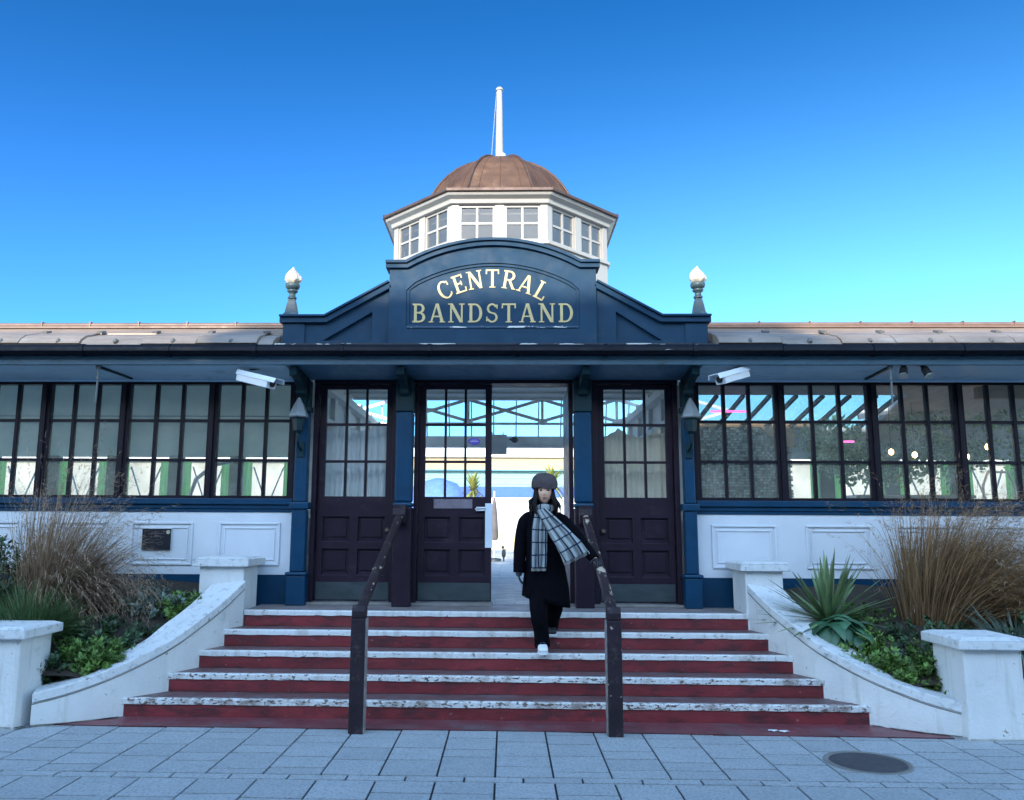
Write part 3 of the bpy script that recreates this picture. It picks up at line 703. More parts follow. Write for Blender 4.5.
# --- finials
for x, lb in ((-2.045, 'left'), (2.005, 'right')):
    f = empty('roof_finial', (x, 7.88, 3.52), 'flame-topped finial standing on the %s end of the pediment, %s' % (lb, 'above the left window wing' if lb == 'left' else 'above the right window wing'), 'finial', 'finials on the pediment ends')
    q = MB(); q.lathe([(.098, 0), (.098, .03), (.085, .045), (.078, .06), (.066, .13), (.05, .20), (.038, .235)], (x, 7.88, 3.523), 4, R(45), False)
    q.lathe([(.045, .236), (.045, .255), (.034, .262), (.030, .30), (.05, .318), (.056, .335), (.045, .345)], (x, 7.88, 3.523), 16)
    q.lathe([(.04, .345), (.066, .365), (.074, .395), (.07, .418), (.05, .425)], (x, 7.88, 3.523), 16)
    q.v = [(X_, Y_, 3.523+(Z_-3.523)*.83) for X_, Y_, Z_ in q.v]; q.build('pedestal', mat('finial_grey_blue', (.035,.065,.075), .45, var=.3, dirt=((.2,.25,.25), 10, .55, .6)), f)
    prof = [(.03, .42), (.062, .44), (.078, .475), (.074, .51), (.058, .545), (.036, .58), (.016, .61), (.004, .635)]
    q = MB(); n_ = 24; vs = []
    for i, (r_, z_) in enumerate(prof):
        for j in range(n_):
            a = 2*math.pi*j/n_ + z_*5; rr = r_*(1 + .20*math.cos(6*a)*(1 if i else 0))
            vs.append((x+rr*math.cos(a)+.008*math.sin(z_*30), 7.88+rr*math.sin(a), 3.523+z_))
    q.add(vs, [(i*n_+j, i*n_+(j+1) % n_, (i+1)*n_+(j+1) % n_, (i+1)*n_+j) for i in range(len(prof)-1) for j in range(n_)], True)
    q.v = [(X_, Y_, 3.523+(Z_-3.523)*.83) for X_, Y_, Z_ in q.v]; q.build('flame', mat('flame_gilt', (.72,.62,.48), .35, metal=.3, var=.2, dirt=((.85,.83,.78), 12, .5, .8)), f)

# --- cupola
CX, CY = .022, 10.83
def octa(ap, z, ang=22.5):
    r = ap/math.cos(R(22.5)); return [(CX+r*math.cos(R(ang+45*i)), CY+r*math.sin(R(ang+45*i)), z) for i in range(8)]
cup = MB(); cup.box(-1.9, 1.95, 8.45, 12.0, 3.56, 3.62); cup.build('hall_roof', M_lead, BD)
def oct_rings(rings, caps=True):
    q = MB(); vs = []
    for ap, z in rings: vs += octa(ap, z)
    m = len(rings); q.add(vs, [(i*8+j, i*8+(j+1) % 8, (i+1)*8+(j+1) % 8, (i+1)*8+j) for i in range(m-1) for j in range(8)] + ([tuple(range(8))[::-1], tuple(range((m-1)*8, m*8))] if caps else []))
    return q
AB = 1.40
cu_ = oct_rings([(AB, 3.62), (AB, 4.84)]).build('cupola', M_white, BD, .006)
oct_rings([(1.38, 5.345), (1.43, 5.35), (1.44, 5.40), (1.50, 5.43), (1.515, 5.461)]).build('cupola_cornice', M_white, cu_, .006)
oct_rings([(1.525, 5.462), (1.545, 5.468), (1.545, 5.50), (1.50, 5.51)]).build('roof_edge', M_rib, cu_)
q = oct_rings([(AB+.03, 4.84), (AB+.03, 4.875), (AB+.005, 4.885)]); q.build('cupola_sill', M_white, cu_, .004)
side = 2*AB*math.tan(R(22.5))
for i in range(8):
    a = R(45*i); rot = Matrix.Translation((CX, CY, 0)) @ Matrix.Rotation(a, 4, 'Z')
    # local: face plane at y=-AB, x along face
    def lb(q, x0, x1, y0, y1, z0, z1): q.box(x0, x1, y0, y1, z0, z1, rot)
    for xa_, xb_, nm_ in ((-side/2+.004, -side/2+.085, 'corner_post'), (side/2-.085, side/2-.004, 'corner_post'), (-.055, .055, 'window_post')):
        p = MB(); lb(p, xa_, xb_, -AB+.004, -AB+.10, 4.886, 5.344); p.build(nm_, M_white, cu_)
    for x0, x1 in ((-side/2+.086, -.056), (.056, side/2-.086)):
        f = MB(); z0, z1 = 4.887, 5.343; t_ = .028; ya, yb = -AB+.02, -AB+.06
        lb(f, x0, x0+t_, ya, yb, z0, z1); lb(f, x1-t_, x1, ya, yb, z0, z1); lb(f, x0+t_, x1-t_, ya, yb, z0, z0+t_); lb(f, x0+t_, x1-t_, ya, yb, z1-t_, z1)
        xm = (x0+x1)/2; zm = (z0+z1)/2
        lb(f, xm-.013, xm+.013, ya+.005, yb-.005, z0+t_, z1-t_); lb(f, x0+t_, x1-t_, ya+.008, yb-.008, zm-.013, zm+.013)
        wf = f.build('cupola_window', M_white, cu_) if False else f.build('window_frame', M_white, cu_)
        g_ = MB(); vs = [rot @ Vector(v) for v in ((x0, -AB+.04, z0), (x1, -AB+.04, z0), (x1, -AB+.04, z1), (x0, -AB+.04, z1))]
        g_.add(vs, [(0,1,2,3)]); g_.build('pane', M_glasscup, cu_, fix=False)
oct_rings([(AB-.11, 5.26), (AB-.11, 5.343)]).build('ceiling_ring', mat('cupola_ceiling', (.35,.34,.32), .7), cu_)
dome = [(1.535, 5.498), (1.34, 5.53), (1.18, 5.57), (1.05, 5.66), (.965, 5.79), (.90, 5.93), (.82, 6.07), (.72, 6.20), (.59, 6.33), (.44, 6.43), (.28, 6.50), (.12, 6.53), (.07, 6.535)]
dm_ = oct_rings(dome).build('dome', M_copper, BD)
q = MB()
for j in range(8):
    q.tube([Vector(octa(ap+.006, z+.004)[j]) for ap, z in dome], .017, 6)
q.build('dome_rib', M_rib, dm_)
q = MB()
for i in range(8):
    for k in (-.5, 0, .5):
        pts = []
        for ap, z in dome[1:-2]:
            A = Vector(octa(ap+.003, z)[i]); B = Vector(octa(ap+.003, z)[(i+1) % 8]); m_ = (A+B)/2 + (B-A)*k*.66
            pts.append(m_)
        q.tube(pts, .004, 4, False)
q.build('sheet_seam', M_copper, dm_)
q = MB(); q.lathe([(.14, 6.51), (.14, 6.56), (.09, 6.58), (.07, 6.66), (.05, 6.67)], (CX, CY, 0), 16); q.build('dome_cap', mat('pale_lead_cap', (.5,.48,.42), .5), dm_)
fp = empty('flagpole', (CX-.02, CY, 6.70), 'white flagpole standing on top of the copper dome', 'flagpole')
q = MB(); q.lathe([(.056, 6.66), (.052, 6.82), (.045, 7.3), (.037, 7.62)], (CX-.02, CY, 0), 16); q.build('pole', M_white, fp)
q = MB(); q.lathe([(.03, 7.62), (.050, 7.625), (.052, 7.65), (.036, 7.67), (.01, 7.678)], (CX-.02, CY, 0), 16); q.build('truck', M_white, fp)
q = MB(); q.tube([(CX-.06, CY-.02, 7.6), (CX-.09, CY-.03, 7.2), (CX-.13, CY-.03, 6.60)], .004, 5); q.build('halyard', mat('grey_cord', (.3,.32,.35), .7), fp)
# ================================================================== INSIDE THE BANDSTAND AND THE COURTYARD BEHIND
q = MB(); q.box(-9, 9, 8.401, 12.4, .55, .698); tag(q.build('hall_floor', M_stone), kind='structure')
# courtyard floor of individual pale tiles
fl = MB(); rs = random.Random(11)
for i in range(36):
    y = 12.42 + i*.5
    for k in range(-10, 11):
        x = k*.8 + (.4 if i % 2 else 0)
        fl.box(x+.006, x+.794, y+.006, y+.494, .60, .697+rs.uniform(-.002, .002))
q = MB(); q.box(-30, 30, 12.4, 46, .4, .685)
tag(q.build('courtyard_floor', mat('courtyard_base', (.36,.35,.33), .8)), kind='structure')
tag(fl.build('courtyard_paving', mat('courtyard_tile', (.42,.41,.40), .6, var=.12, island=.16, bump=.3)), kind='structure')
# tiles of the passage floor
fl = MB()
for i in range(20):
    y = 8.42 + i*.2
    for k in range(-9, 9):
        x = k*.2 + (.1 if i % 2 else 0); fl.box(x+.004, x+.196, y+.004, y+.196, .69, .7005+rs.uniform(0, .001))
fl.build('floor_tiles', mat('passage_tile', (.46,.45,.44), .5, var=.15, island=.22, bump=.3), BD)
# passage ceiling
q = MB(); q.box(-2.0, 2.0, 8.41, 10.7, 3.14, 3.19); q.build('passage_ceiling', M_whiteint, BD)
q = MB()
for i in range(5): q.box(-1.9, 1.9, 8.7+i*.45, 8.74+i*.45, 3.11, 3.139)
q.build('ceiling_joist', M_whiteint, BD)
# passage side walls of white panelling with pilasters, cornice and long curtains
M_curt = mat('pale_curtain', (.88,.90,.86), .8, var=.05, trans=.5)
for sg in (-1, 1):
    X = 1.93*sg
    q = MB(); q.box(min(X, X+.06*sg), max(X, X+.06*sg), 8.42, 12.0, .70, 1.55); q.box(min(X, X+.06*sg), max(X, X+.06*sg), 8.42, 12.0, 2.60, 3.12)
    wl = q.build('passage_wall', M_whiteint, BD)
    q = MB()
    for i in range(5):
        y = 8.5 + i*.82; q.box(min(X-.05*sg, X+.07*sg), max(X-.05*sg, X+.07*sg), y, y+.13, .70, 3.12)
    q.build('pilaster', M_whiteint, wl)
    q = MB(); q.box(min(X-.12*sg, X), max(X-.12*sg, X), 8.42, 12.0, 2.93, 3.02); q.box(min(X-.07*sg, X), max(X-.07*sg, X), 8.42, 12.0, 2.60, 2.66); q.build('cornice', M_whiteint, wl, .01)
    q = MB()
    for i in range(4):       # little fan-shaped brackets under the cornice
        y = 8.9 + i*.82
        q.prism([(y-.12, 2.59), (y+.12, 2.59), (y+.10, 2.48), (y, 2.40), (y-.10, 2.48)], 'x', X-.03*sg, X+.0*sg)
    q.build('fan_bracket', mat('fan_grey', (.35,.37,.36), .6), wl)
    q = MB()
    for i in range(4):
        y0 = 8.64 + i*.82; vs = []; N_ = 24
        for j in range(N_+1):
            y = y0 + .68*j/N_; xx = X - sg*(.03 + .022*math.sin(j*2.1+i))
            vs += [(xx, y, .72), (xx*1.0, y, 2.38)]
        q.add(vs, [(2*j, 2*j+2, 2*j+3, 2*j+1) for j in range(N_)], True)
    q.build('curtain', M_curt, wl, fix=False)
# net curtains hung behind the glazing of the two side doors
for x0, x1, zt, mm in ((-1.84, -1.03, 2.56, mat('net_curtain_white', (.86,.90,.90), .9, var=.05, trans=.4)), (1.02, 1.84, 2.50, mat('net_curtain_cream', (.93,.88,.72), .9, var=.05, trans=.4))):
    vs = []; N_ = 60
    for j in range(N_+1):
        x = x0 + (x1-x0)*j/N_; y = 8.50 + .03*math.sin(j*1.25) + .02*math.sin(j*.37); vs += [(x, y, 1.2), (x+.01*math.sin(j*.9), y, zt - .10*abs(math.sin(j*.11+x0)))]
    q = MB(); q.add(vs, [(2*j, 2*j+2, 2*j+3, 2*j+1) for j in range(N_)], True); q.build('net_curtain', mm, BD, fix=False)
# garden-side screen: steel lattice truss, glazing, grey beam
M_steel = mat('grey_steel', (.75,.78,.80), .5, metal=.2)
YS = 12.0
sc_ = MB(); sc_.box(-9, 9, YS-.08, YS+.08, 2.63, 2.79); bm_ = sc_.build('court_beam', mat('court_beam_grey', (.8,.83,.85), .6), BD)
q = MB()
q.bar((-2.0, YS, 2.985), (2.0, YS, 2.985), .03, .035); q.bar((-2.0, YS, 3.36), (2.0, YS, 3.36), .05, .05)
for k in range(-3, 3):
    xa = .09 + k*1.10; xm = xa + .55; xb = xa + 1.10; zm = 3.18
    for z in (3.345, 3.02):
        q.bar((xa, YS-.02, zm), (xm, YS-.02, z), .028, .045); q.bar((xm, YS-.021, z), (xb, YS-.021, zm), .028, .045)
    q.bar((xm, YS, 3.0), (xm, YS, 3.35), .03, .04); q.box(xm-.07, xm+.07, YS-.05, YS-.042, 3.00, 3.05); q.box(xm-.07, xm+.07, YS-.05, YS-.042, 3.32, 3.37)
    q.box(xa-.06, xa+.06, YS-.05, YS-.042, 3.15, 3.21)
q.build('lattice_truss', M_steel, BD)
q = MB()
for k in range(-6, 7):
    x = k*.33+.25; q.bar((x, YS+.05, 2.79), (x*1.02, YS+.05, 3.36), .018, .02)
for k in range(-5, 6):
    x = k*.48+.1; q.bar((x, 10.72, 3.50), (x+.18, YS, 3.38), .03, .05)
gb = q.build('glazing_bar', M_steel, BD)
q = MB(); q.box(-2.0, 2.0, YS-.03, YS+.03, 3.385, 3.50); q.build('court_eave', M_whiteint, BD)
# hanging sign panel and dome camera on the beam
hp = empty('hanging_sign_panel', (0, YS-.3, 2.6), 'plain grey sign panel hanging below the steel beam inside the open doorway', 'sign')
q = MB(); q.box(-.16, .115, YS-.30, YS-.27, 2.505, 2.79); q.build('panel', M_steel, hp); q = MB()
q.bar((-.10, YS-.285, 2.79), (-.10, YS-.1, 2.84), .015); q.bar((.06, YS-.285, 2.79), (.06, YS-.1, 2.84), .015); q.build('hanger', M_steel, hp)
dc = empty('dome_security_camera', (.22, YS-.2, 2.7), 'small dark security camera under the grey beam inside the doorway', 'security camera')
q = MB(); q.tube([(.16, YS-.09, 2.74), (.21, YS-.2, 2.74)], .015, 8); q.build('arm', M_black, dc)
q = MB(); q.ell((.225, YS-.2, 2.725), (.055, .055, .045)); q.build('housing', mat('grey_housing', (.12,.12,.12), .4), dc)

# left and right inner screens: posts, green curtains, crossed braces
M_green = mat('green_curtain', (.50,.96,.30), .7, var=.1, trans=.85)
M_post = mat('grey_green_post', (.16,.22,.20), .6, var=.1)
for sg, xs in ((-1, [-2.95, -3.88, -4.79, -5.72, -6.65, -7.58]), (1, [4.75, 5.68, 6.61, 7.54])):
    q = MB()
    for x in xs: q.box(x-.10, x+.10, YS-.06, YS+.06, .70, 2.63)
    q.build('screen_post', M_post, BD)
    q = MB()
    for x in xs:
        for s2 in (-1, 1):
            vs = []; xa = x + s2*.11; 
            for j in range(9):
                t = j/8; vs += [(xa + s2*.13*t, YS-.03+.02*math.sin(j*2.4), .74), (xa + s2*.12*t, YS-.03+.02*math.sin(j*2.4), 2.40)]
            q.add(vs, [(2*j, 2*j+2, 2*j+3, 2*j+1) for j in range(8)], True)
    q.build('green_curtain', M_green, BD, fix=False)
    q = MB()
    for x in xs:
        c = x + .465; q.bar((c-.22, YS, 2.33), (c+.02, YS, 1.70), .018); q.bar((c+.22, YS+.02, 2.33), (c-.02, YS+.02, 1.70), .018)
        q.bar((c-.24, YS-.01, 2.42), (c+.24, YS-.01, 2.42), .03); q.bar((c-.24, YS-.01, 1.62), (c+.24, YS-.01, 1.62), .03)
    q.build('cross_brace', M_steel, BD)
q = MB()      # arched hoop seen at the second left window
q.tube([(-4.42, YS-.5, 1.2), (-4.40, YS-.5, 1.8), (-4.30, YS-.5, 2.12), (-4.05, YS-.5, 2.32), (-3.8, YS-.5, 2.38)], .03, 8)
arch = q; ao = arch.build('garden_arch', M_steel); tag(ao, 'curved grey metal hoop standing behind the left wing windows', 'arch')

# right wing: patterned screen, beam, plants, lamps
ps = empty('patterned_screen', (3.2, 10.9, .7), 'dark green mosaic-patterned screen with a tan head board behind the first right window', 'screen')
m = mat('mosaic_glitter', (.17,.24,.22), .35, var=.5, scale=30, island=.75)
q = MB(); rs = random.Random(4)
z = .72
while z < 2.78:
    x = 2.45
    while x < 3.86:
        s_ = .036
        if rs.random() < .93: q.box(x, x+s_-.008, 10.86+rs.uniform(0, .012), 10.90, z, z+s_-.008)
        x += s_
    z += s_
q.build('mosaic', m, ps)
q = MB(); q.box(2.44, 3.87, 10.901, 10.95, .70, 2.80); q.build('backing', mat('dark_backing', (.05,.07,.07), .7), ps)
q = MB(); q.box(2.30, 4.3, 10.84, 10.96, 2.801, 2.885); q.build('head_board', mat('tan_board', (.30,.18,.09), .6), ps)
q = MB(); q.prism([(3.46, 2.80), (3.9, 2.80), (3.9, 2.52), (3.72, 2.56)], 'y', 10.80, 10.835); q.build('timber_bracket', mat('tan_board', (1,1,1)), ps)
def leaves(q, c, r, n, s, rs, flat=.0):
    for i in range(n):
        while True:
            p = Vector((rs.uniform(-1, 1), rs.uniform(-1, 1), rs.uniform(-1, 1)))
            if p.length < 1: break
        k = 1 + .35*mnoise.noise(Vector((p.x*2.2+c[0]*3, p.y*2.2, p.z*2.2)))
        p = Vector((p.x*r[0]*k, p.y*r[1]*k, p.z*r[2]*k)) + Vector(c)
        d = Vector((rs.gauss(0, 1), rs.gauss(0, 1), rs.gauss(0, .7)+.3)).normalized(); u = d.orthogonal().normalized()
        u = (Matrix.Rotation(rs.uniform(0, 6.28), 3, d) @ u); w2 = d.cross(u)
        L_ = s*rs.uniform(.6, 1.25); W_ = L_*.32
        q.add([p, p+u*L_*.5+w2*W_, p+u*L_+d*L_*.12, p+u*L_*.5-w2*W_], [(0,1,2), (0,2,3)])
M_leafin = mat('indoor_leaf', (.24,.38,.20), .5, var=.3, island=.6, trans=.55)
for i, (c, r, lb) in enumerate([((4.3, 10.6, 2.62), (.42, .3, .28), 'leafy plant hanging behind the second right window'),
        ((5.45, 10.5, 2.85), (.45, .3, .26), 'leafy plant hanging behind the third right window, beside the violet lamp'),
        ((6.4, 10.5, 2.95), (.55, .3, .24), 'leafy plant hanging high behind the fourth right window'),
        ((5.2, 11.2, 2.25), (.7, .3, .22), 'low leafy hedge seen through the lower panes of the third right window'),
        ((6.1, 11.3, 2.60), (.9, .25, .42), 'wide pale climbing plant covering the back of the fourth right window'),
        ((7.6, 11.2, 2.6), (.8, .25, .45), 'climbing plant at the far right behind the windows'),
        ((4.75, 11.4, 2.55), (.45, .2, .36), 'climbing plant behind the right edge of the second right window')]):
    rs = random.Random(i); q = MB(); leaves(q, c, r, 520 if i < 4 else 1500, .085 if i < 4 else .07, rs); p = q.build('hanging_plant', M_leafin, None, fix=False)
    tag(p, lb, 'plant')
for i, (x, z, lb) in enumerate([(4.78, 2.395, 'warm glowing bulb nearest the steps behind the third right window'), (5.06, 2.36, 'warm glowing bulb in the middle of the third right window'),
                            (5.68, 2.34, 'warm glowing bulb at the left edge of the fourth right window'), (5.94, 2.46, 'highest warm glowing bulb, inside the fourth right window')]):
    e = empty('pendant_bulb', (x, 10, z), lb, 'lamp', 'warm bulbs inside the right wing')
    q = MB(); q.ell((x, 10, z), (.028, .028, .036)); q.build('bulb', mat('warm_bulb', (1,.7,.35), .4, emit=((1, .55, .2), 14)), e)
    q = MB(); q.tube([(x, 10, z+.03), (x, 10, 3.0)], .004, 5); q.build('cord', M_black, e)
for x0, x1, z, lb in ((2.62, 3.08, 2.89, 'long glowing pink bar in place of a neon reflection in the first right window'), (4.22, 4.34, 2.52, 'short glowing pink bar in place of a neon reflection in the second right window')):
    q = MB(); q.tube([(x0, 10, z), (x1, 10, z)], .013, 8); tag(q.build('neon_reflection', mat('pink_reflection', (1,.2,.5), .4, emit=((1, .12, .45), 1.2))), lb, 'reflection')  # glowing bar added to stand in for pink neon reflected in the glass
e = empty('stage_lamp', (5.15, 10, 3.15), 'small violet stage lamp glowing at the top of the third right window', 'lamp')
q = MB(); q.lathe([(.03, 0), (.05, .08), (.05, .12)], (5.15, 10, 3.07), 14); q.build('lamp_housing', M_black, e)
q = MB(); q.ell((5.15, 9.96, 3.08), (.036, .036, .036)); q.build('bulb', mat('violet_bulb', (.6,.3,1), .4, emit=((.62, .25, 1), 16)), e)
pl_ = bpy.data.lights.new('violet_glow', 'POINT'); pl_.energy = 5; pl_.color = (.35, .1, 1); pl_.shadow_soft_size = .05
lo_ = bpy.data.objects.new('violet_glow', pl_); COL.objects.link(lo_); lo_.parent = e; lo_.location = (0, -.12, .02)
# cafe table and chairs in the right wing
for i, (x, lb) in enumerate(((6.15, 'white-framed chair with a curved back behind the fourth right window'), (7.0, 'white-framed chair at the far right behind the windows'))):
    c = empty('cafe_chair', (x, 10.2, .7), lb, 'chair', 'white cafe chairs inside the right wing')
    q = MB(); q.tube([(x-.2, 10.2, 1.55), (x-.19, 10.2, 2.0), (x-.12, 10.2, 2.17), (x+.12, 10.2, 2.17), (x+.19, 10.2, 2.0), (x+.2, 10.2, 1.55)], .016, 8); q.build('back_frame', M_whiteint, c)
    q = MB(); q.box(x-.22, x+.22, 9.85, 10.25, 1.52, 1.56); q.build('seat', M_whiteint, c, .01)
    for a in (-.19, .19):
        for b in (9.88, 10.2):
            q = MB(); q.tube([(x+a, b, .70), (x+a*.95, b, 1.53)], .014, 8); q.build('leg', M_whiteint, c)
c = empty('bar_counter', (5.0, 10.3, .7), 'dark bar counter with a pale top inside the right wing', 'counter')
q = MB(); q.box(4.4, 5.75, 10.1, 10.5, .70, 1.84); q.build('counter_body', mat('dark_counter', (.06,.07,.075), .6, var=.3), c)
q = MB(); q.box(4.36, 5.79, 10.06, 10.54, 1.841, 1.88); q.build('counter_top', mat('pale_top', (.4,.42,.42), .3), c, .005)
q = MB(); q.box(5.6, 9, 9.5, 9.6, 2.98, 3.12); q.build('tan_beam', mat('tan_board', (1,1,1)), BD)

# ---- far side of the courtyard
YB = 30.0
bb = empty('courtyard_building', (0, YB, .7), 'sunlit building across the courtyard with tan roof band, teal boards and a blue stripe', 'building')
def band(nm, z0, z1, m, y=YB, x0=-4.6, x1=7, d=.2): q = MB(); q.box(x0, x1, y, y+d, z0, z1); return q.build(nm, m, bb)
for xa_, xb_ in ((-26, -4.62), (7.02, 26)):
    band('side_wall', .69, 3.9, mat('court_side_white', (.27,.27,.25), .7, var=.35, scale=.7), YB+.1, xa_, xb_); band('white_fascia', 3.902, 4.55, mat('court_white2', (.7,.7,.69), .7), YB-.2, xa_, xb_)
band('base_wall', .69, 1.35, mat('cream_base_wall', (.62,.52,.26), .7, var=.2, scale=1.5))
band('white_wall', 1.351, 2.58, mat('court_white', (.80,.83,.82), .7), YB+.05)
band('blue_stripe', 2.581, 2.95, mat('court_blue', (.02,.10,.55), .5), YB-.02)
tb = MB()
for i in range(6): tb.box(-4.6, 7, YB-.02*(i % 2), YB+.2, 2.952+i*.10, 3.048+i*.10)
tb.build('teal_boards', mat('court_teal', (.20,.40,.42), .6), bb)
band('tan_band', 3.56, 4.0, mat('court_tan', (.40,.31,.19), .7, var=.1), YB-.35)
band('white_fascia', 4.001, 4.55, mat('court_white', (1,1,1)), YB-.5)
q = MB(); q.box(-26, 26, YB-.5, YB+4, 4.551, 4.62); q.build('flat_roof', M_lead, bb)
# blue painted shell seen through the glazed door
q = MB(); q.lathe([(1.3, .70), (1.25, 1.6), (1.0, 2.3), (.55, 2.75), (.1, 2.9)], (-1.9, 24, 0), 28); tag(q.build('blue_kiosk', mat('kiosk_blue', (.12,.22,.62), .5, var=.2)), 'rounded blue kiosk in the courtyard seen through the glazed door', 'kiosk')
def cordyline(x, y, h, s, label, n=90, seed=0):
    rs = random.Random(seed); e = empty('cordyline_palm', (x, y, .70), label, 'palm')
    q = MB(); q.tube([(x, y, .70), (x+.03, y, h*.5), (x, y, h)], [.07, .055, .045], 8); q.build('trunk', mat('palm_trunk', (.15,.11,.07), .9, var=.3), e)
    q = MB()
    for i in range(n):
        a = rs.uniform(0, 6.28); el = rs.uniform(-.5, 1.45); L_ = s*rs.uniform(.75, 1.1); d = Vector((math.cos(a)*math.cos(el), math.sin(a)*math.cos(el), math.sin(el)))
        r_ = Vector((-math.sin(a), math.cos(a), 0)); prev = None; k = 5
        vs = []
        for j in range(k+1):
            t = j/k; p = Vector((x, y, h)) + d*L_*t + Vector((0, 0, -.35*L_*t*t)); wv = .03*(1-t)**.6
            vs += [p-r_*wv, p+r_*wv]
        q.add(vs, [(2*j, 2*j+1, 2*j+3, 2*j+2) for j in range(k)])
    q.build('crown', mat('sunlit_palm_leaf', (.30,.30,.06), .5, var=.2, island=.35, trans=.3), e, fix=False)
cordyline(-.78, 22, 2.45, .80, 'spiky palm in the courtyard seen through the glazed door', seed=1)
cordyline(1.32, 22, 2.62, .85, 'spiky palm in the courtyard just right of the person\'s hat', seed=2)
pa = empty('closed_parasol', (-.17, 19, .7), 'closed grey-brown parasol standing in the courtyard just right of the white door plate', 'parasol')
q = MB(); q.tube([(-.17, 19, .72), (-.17, 19, 2.3)], .02, 8); q.build('pole', M_steel, pa)
q = MB(); q.lathe([(.07, 1.18), (.10, 1.25), (.08, 1.7), (.05, 2.0), (.02, 2.15)], (-.17, 19, 0), 9); q.build('folded_canopy', mat('parasol_cloth', (.12,.10,.10), .8, var=.3), pa)
q = MB(); q.lathe([(.16, .70), (.16, .76), (.05, .78)], (-.17, 19, 0), 16); q.build('base', mat('dark_steel', (.04,.05,.055)), pa)
q = MB(); q.ell((.05, 19, .88), (.05, .09, .10)); q.ell((.03, 18.93, 1.02), (.035, .045, .04)); q.tube([(.05, 19, .80), (.05, 19, .70)], .02, 6); q.tube([(.06, 19.06, .88), (.09, 19.12, .98)], .012, 6)
tag(q.build('pigeon', mat('dark_bird', (.05,.05,.06), .7)), 'small dark pigeon standing on the courtyard floor in the open doorway', 'bird')

# ================================================================== TERRACE ACROSS THE ROAD BEHIND THE CAMERA (casts the long shadow)
M_brick = mat('terrace_render', (.42,.38,.33), .8, var=.1, scale=1)
M_slate = mat('terrace_slate', (.10,.10,.12), .6, var=.2)
M_win = mat('terrace_window_glass', (.05,.06,.07), .1)
xh = [-52, -44, -36.5, -29, -21.5, -14.6, -8.6, -2.95, 3.2, 10, 17, 24, 31, 39, 47]
col_ = ['cream', 'buff', 'white', 'pale grey']
HB = 11.26
for i in range(len(xh)-1):
    x0, x1 = xh[i], xh[i+1]; hgt = HB + (.60 if i == 6 else [0, .02, -.03][i % 3])
    h = empty('terraced_house', ((x0+x1)/2, -16, 0), 'terraced house across the road, number %s of the row from the left' % ['one','two','three','four','five','six','seven','eight','nine','ten','eleven','twelve','thirteen','fourteen'][i], 'house', 'terraced houses across the road')
    q = MB(); q.box(x0+.01, x1-.01, -22, -14, -.1, hgt-.3); q.build('wall', M_brick, h)
    q = MB(); q.box(x0+.01, x1-.01, -22, -13.8, hgt-.299, hgt); q.build('parapet', M_white, h)
    for fl_ in range(4):
        for k in range(3):
            xc = x0 + (x1-x0)*(k+.5)/3; z = .9 + fl_*2.65
            if fl_ == 0 and k == 1:
                q = MB(); q.box(xc-.5, xc+.5, -14, -13.93, 0, 2.3); q.build('door', M_auber, h); continue
            q = MB(); q.box(xc-.6, xc+.6, -13.999, -13.94, z, z+1.6); wf = q.build('window_frame', M_white, h)
            q = MB(); q.box(xc-.5, xc-.03, -13.939, -13.93, z+.1, z+1.5); q.box(xc+.03, xc+.5, -13.939, -13.93, z+.1, z+1.5); q.build('pane', M_win, wf)
# ================================================================== HANDRAILS
def handrail(x, label, sgn, worn):
    h = empty('handrail', (x, 6.12, 0), label, 'handrail', 'dark wooden handrails on the steps')
    mm = mat('handrail_wood_a' if worn < .62 else 'handrail_wood_b', (.020,.013,.019), .55, spec=.25, var=.3, scale=8, bump=.3, bscale=60, peel=((.34,.29,.26), 14, worn+.07, (1.5,.5,1.5)), dirt=((.09,.07,.075), 9, .55, .7))
    q = MB(); q.box(x-.053, x+.053, 6.07, 6.17, -.01, .80)
    q.prism([(6.07, .801), (6.17, .801), (6.185, .84), (6.16, .885), (6.10, .895), (6.07, .85)], 'x', x-.05, x+.05)
    q.build('post', mm, h, .008)
    q = MB(); q.box(x-sgn*.056-.004, x-sgn*.056+.004, 6.08, 6.16, .0, .80); q.build('edge_strip', mat('worn_edge_strip', (.22,.2,.2), .5, var=.5, scale=20), h)
    mr_ = mat('handrail_rail_a' if worn < .62 else 'handrail_rail_b', (.028,.018,.022), .55, spec=.25, var=.3, scale=8, bump=.3, bscale=60, peel=((.44,.36,.29), 7, worn, (2,.6,2)), dirt=((.16,.13,.12), 6, .55, .6))
    xe = x+.06*(-sgn)*-1 if False else (-.925 if sgn < 0 else .87)
    q = MB(); n = 14; a = Vector((x, 6.15, .855)); b = Vector((xe, 7.93, 1.565)); vs = []
    d = (b-a).normalized(); up = Vector((0, 0, 1)) - d*d.z; up.normalize(); r_ = d.cross(up)
    pr = [(-.032, -.03), (.032, -.03), (.038, .0), (.030, .022), (.012, .033), (-.012, .033), (-.030, .022), (-.038, 0)]
    for i in range(n+1):
        p = a.lerp(b, i/n)
        for u, v in pr: vs.append(p + r_*u + up*v)
    m = len(pr); q.add(vs, [(i*m+j, i*m+(j+1) % m, (i+1)*m+(j+1) % m, (i+1)*m+j) for i in range(n) for j in range(m)] + [tuple(range(m))[::-1], tuple(range(n*m, n*m+m))])
    q.build('rail', mr_, h)
    q = MB(); q.prism([(7.90, 1.50), (8.0, 1.48), (8.0, 1.675), (7.93, 1.675), (7.89, 1.64), (7.875, 1.58)], 'x', xe-.062, xe+.062); q.build('rail_end_block', mm, h, .012)
handrail(-.968, 'dark timber handrail on the left side of the steps, nobody holding it', -1, .645)
handrail(.887, 'dark timber handrail on the right, gripped by the person, with bare worn patches', 1, .59)

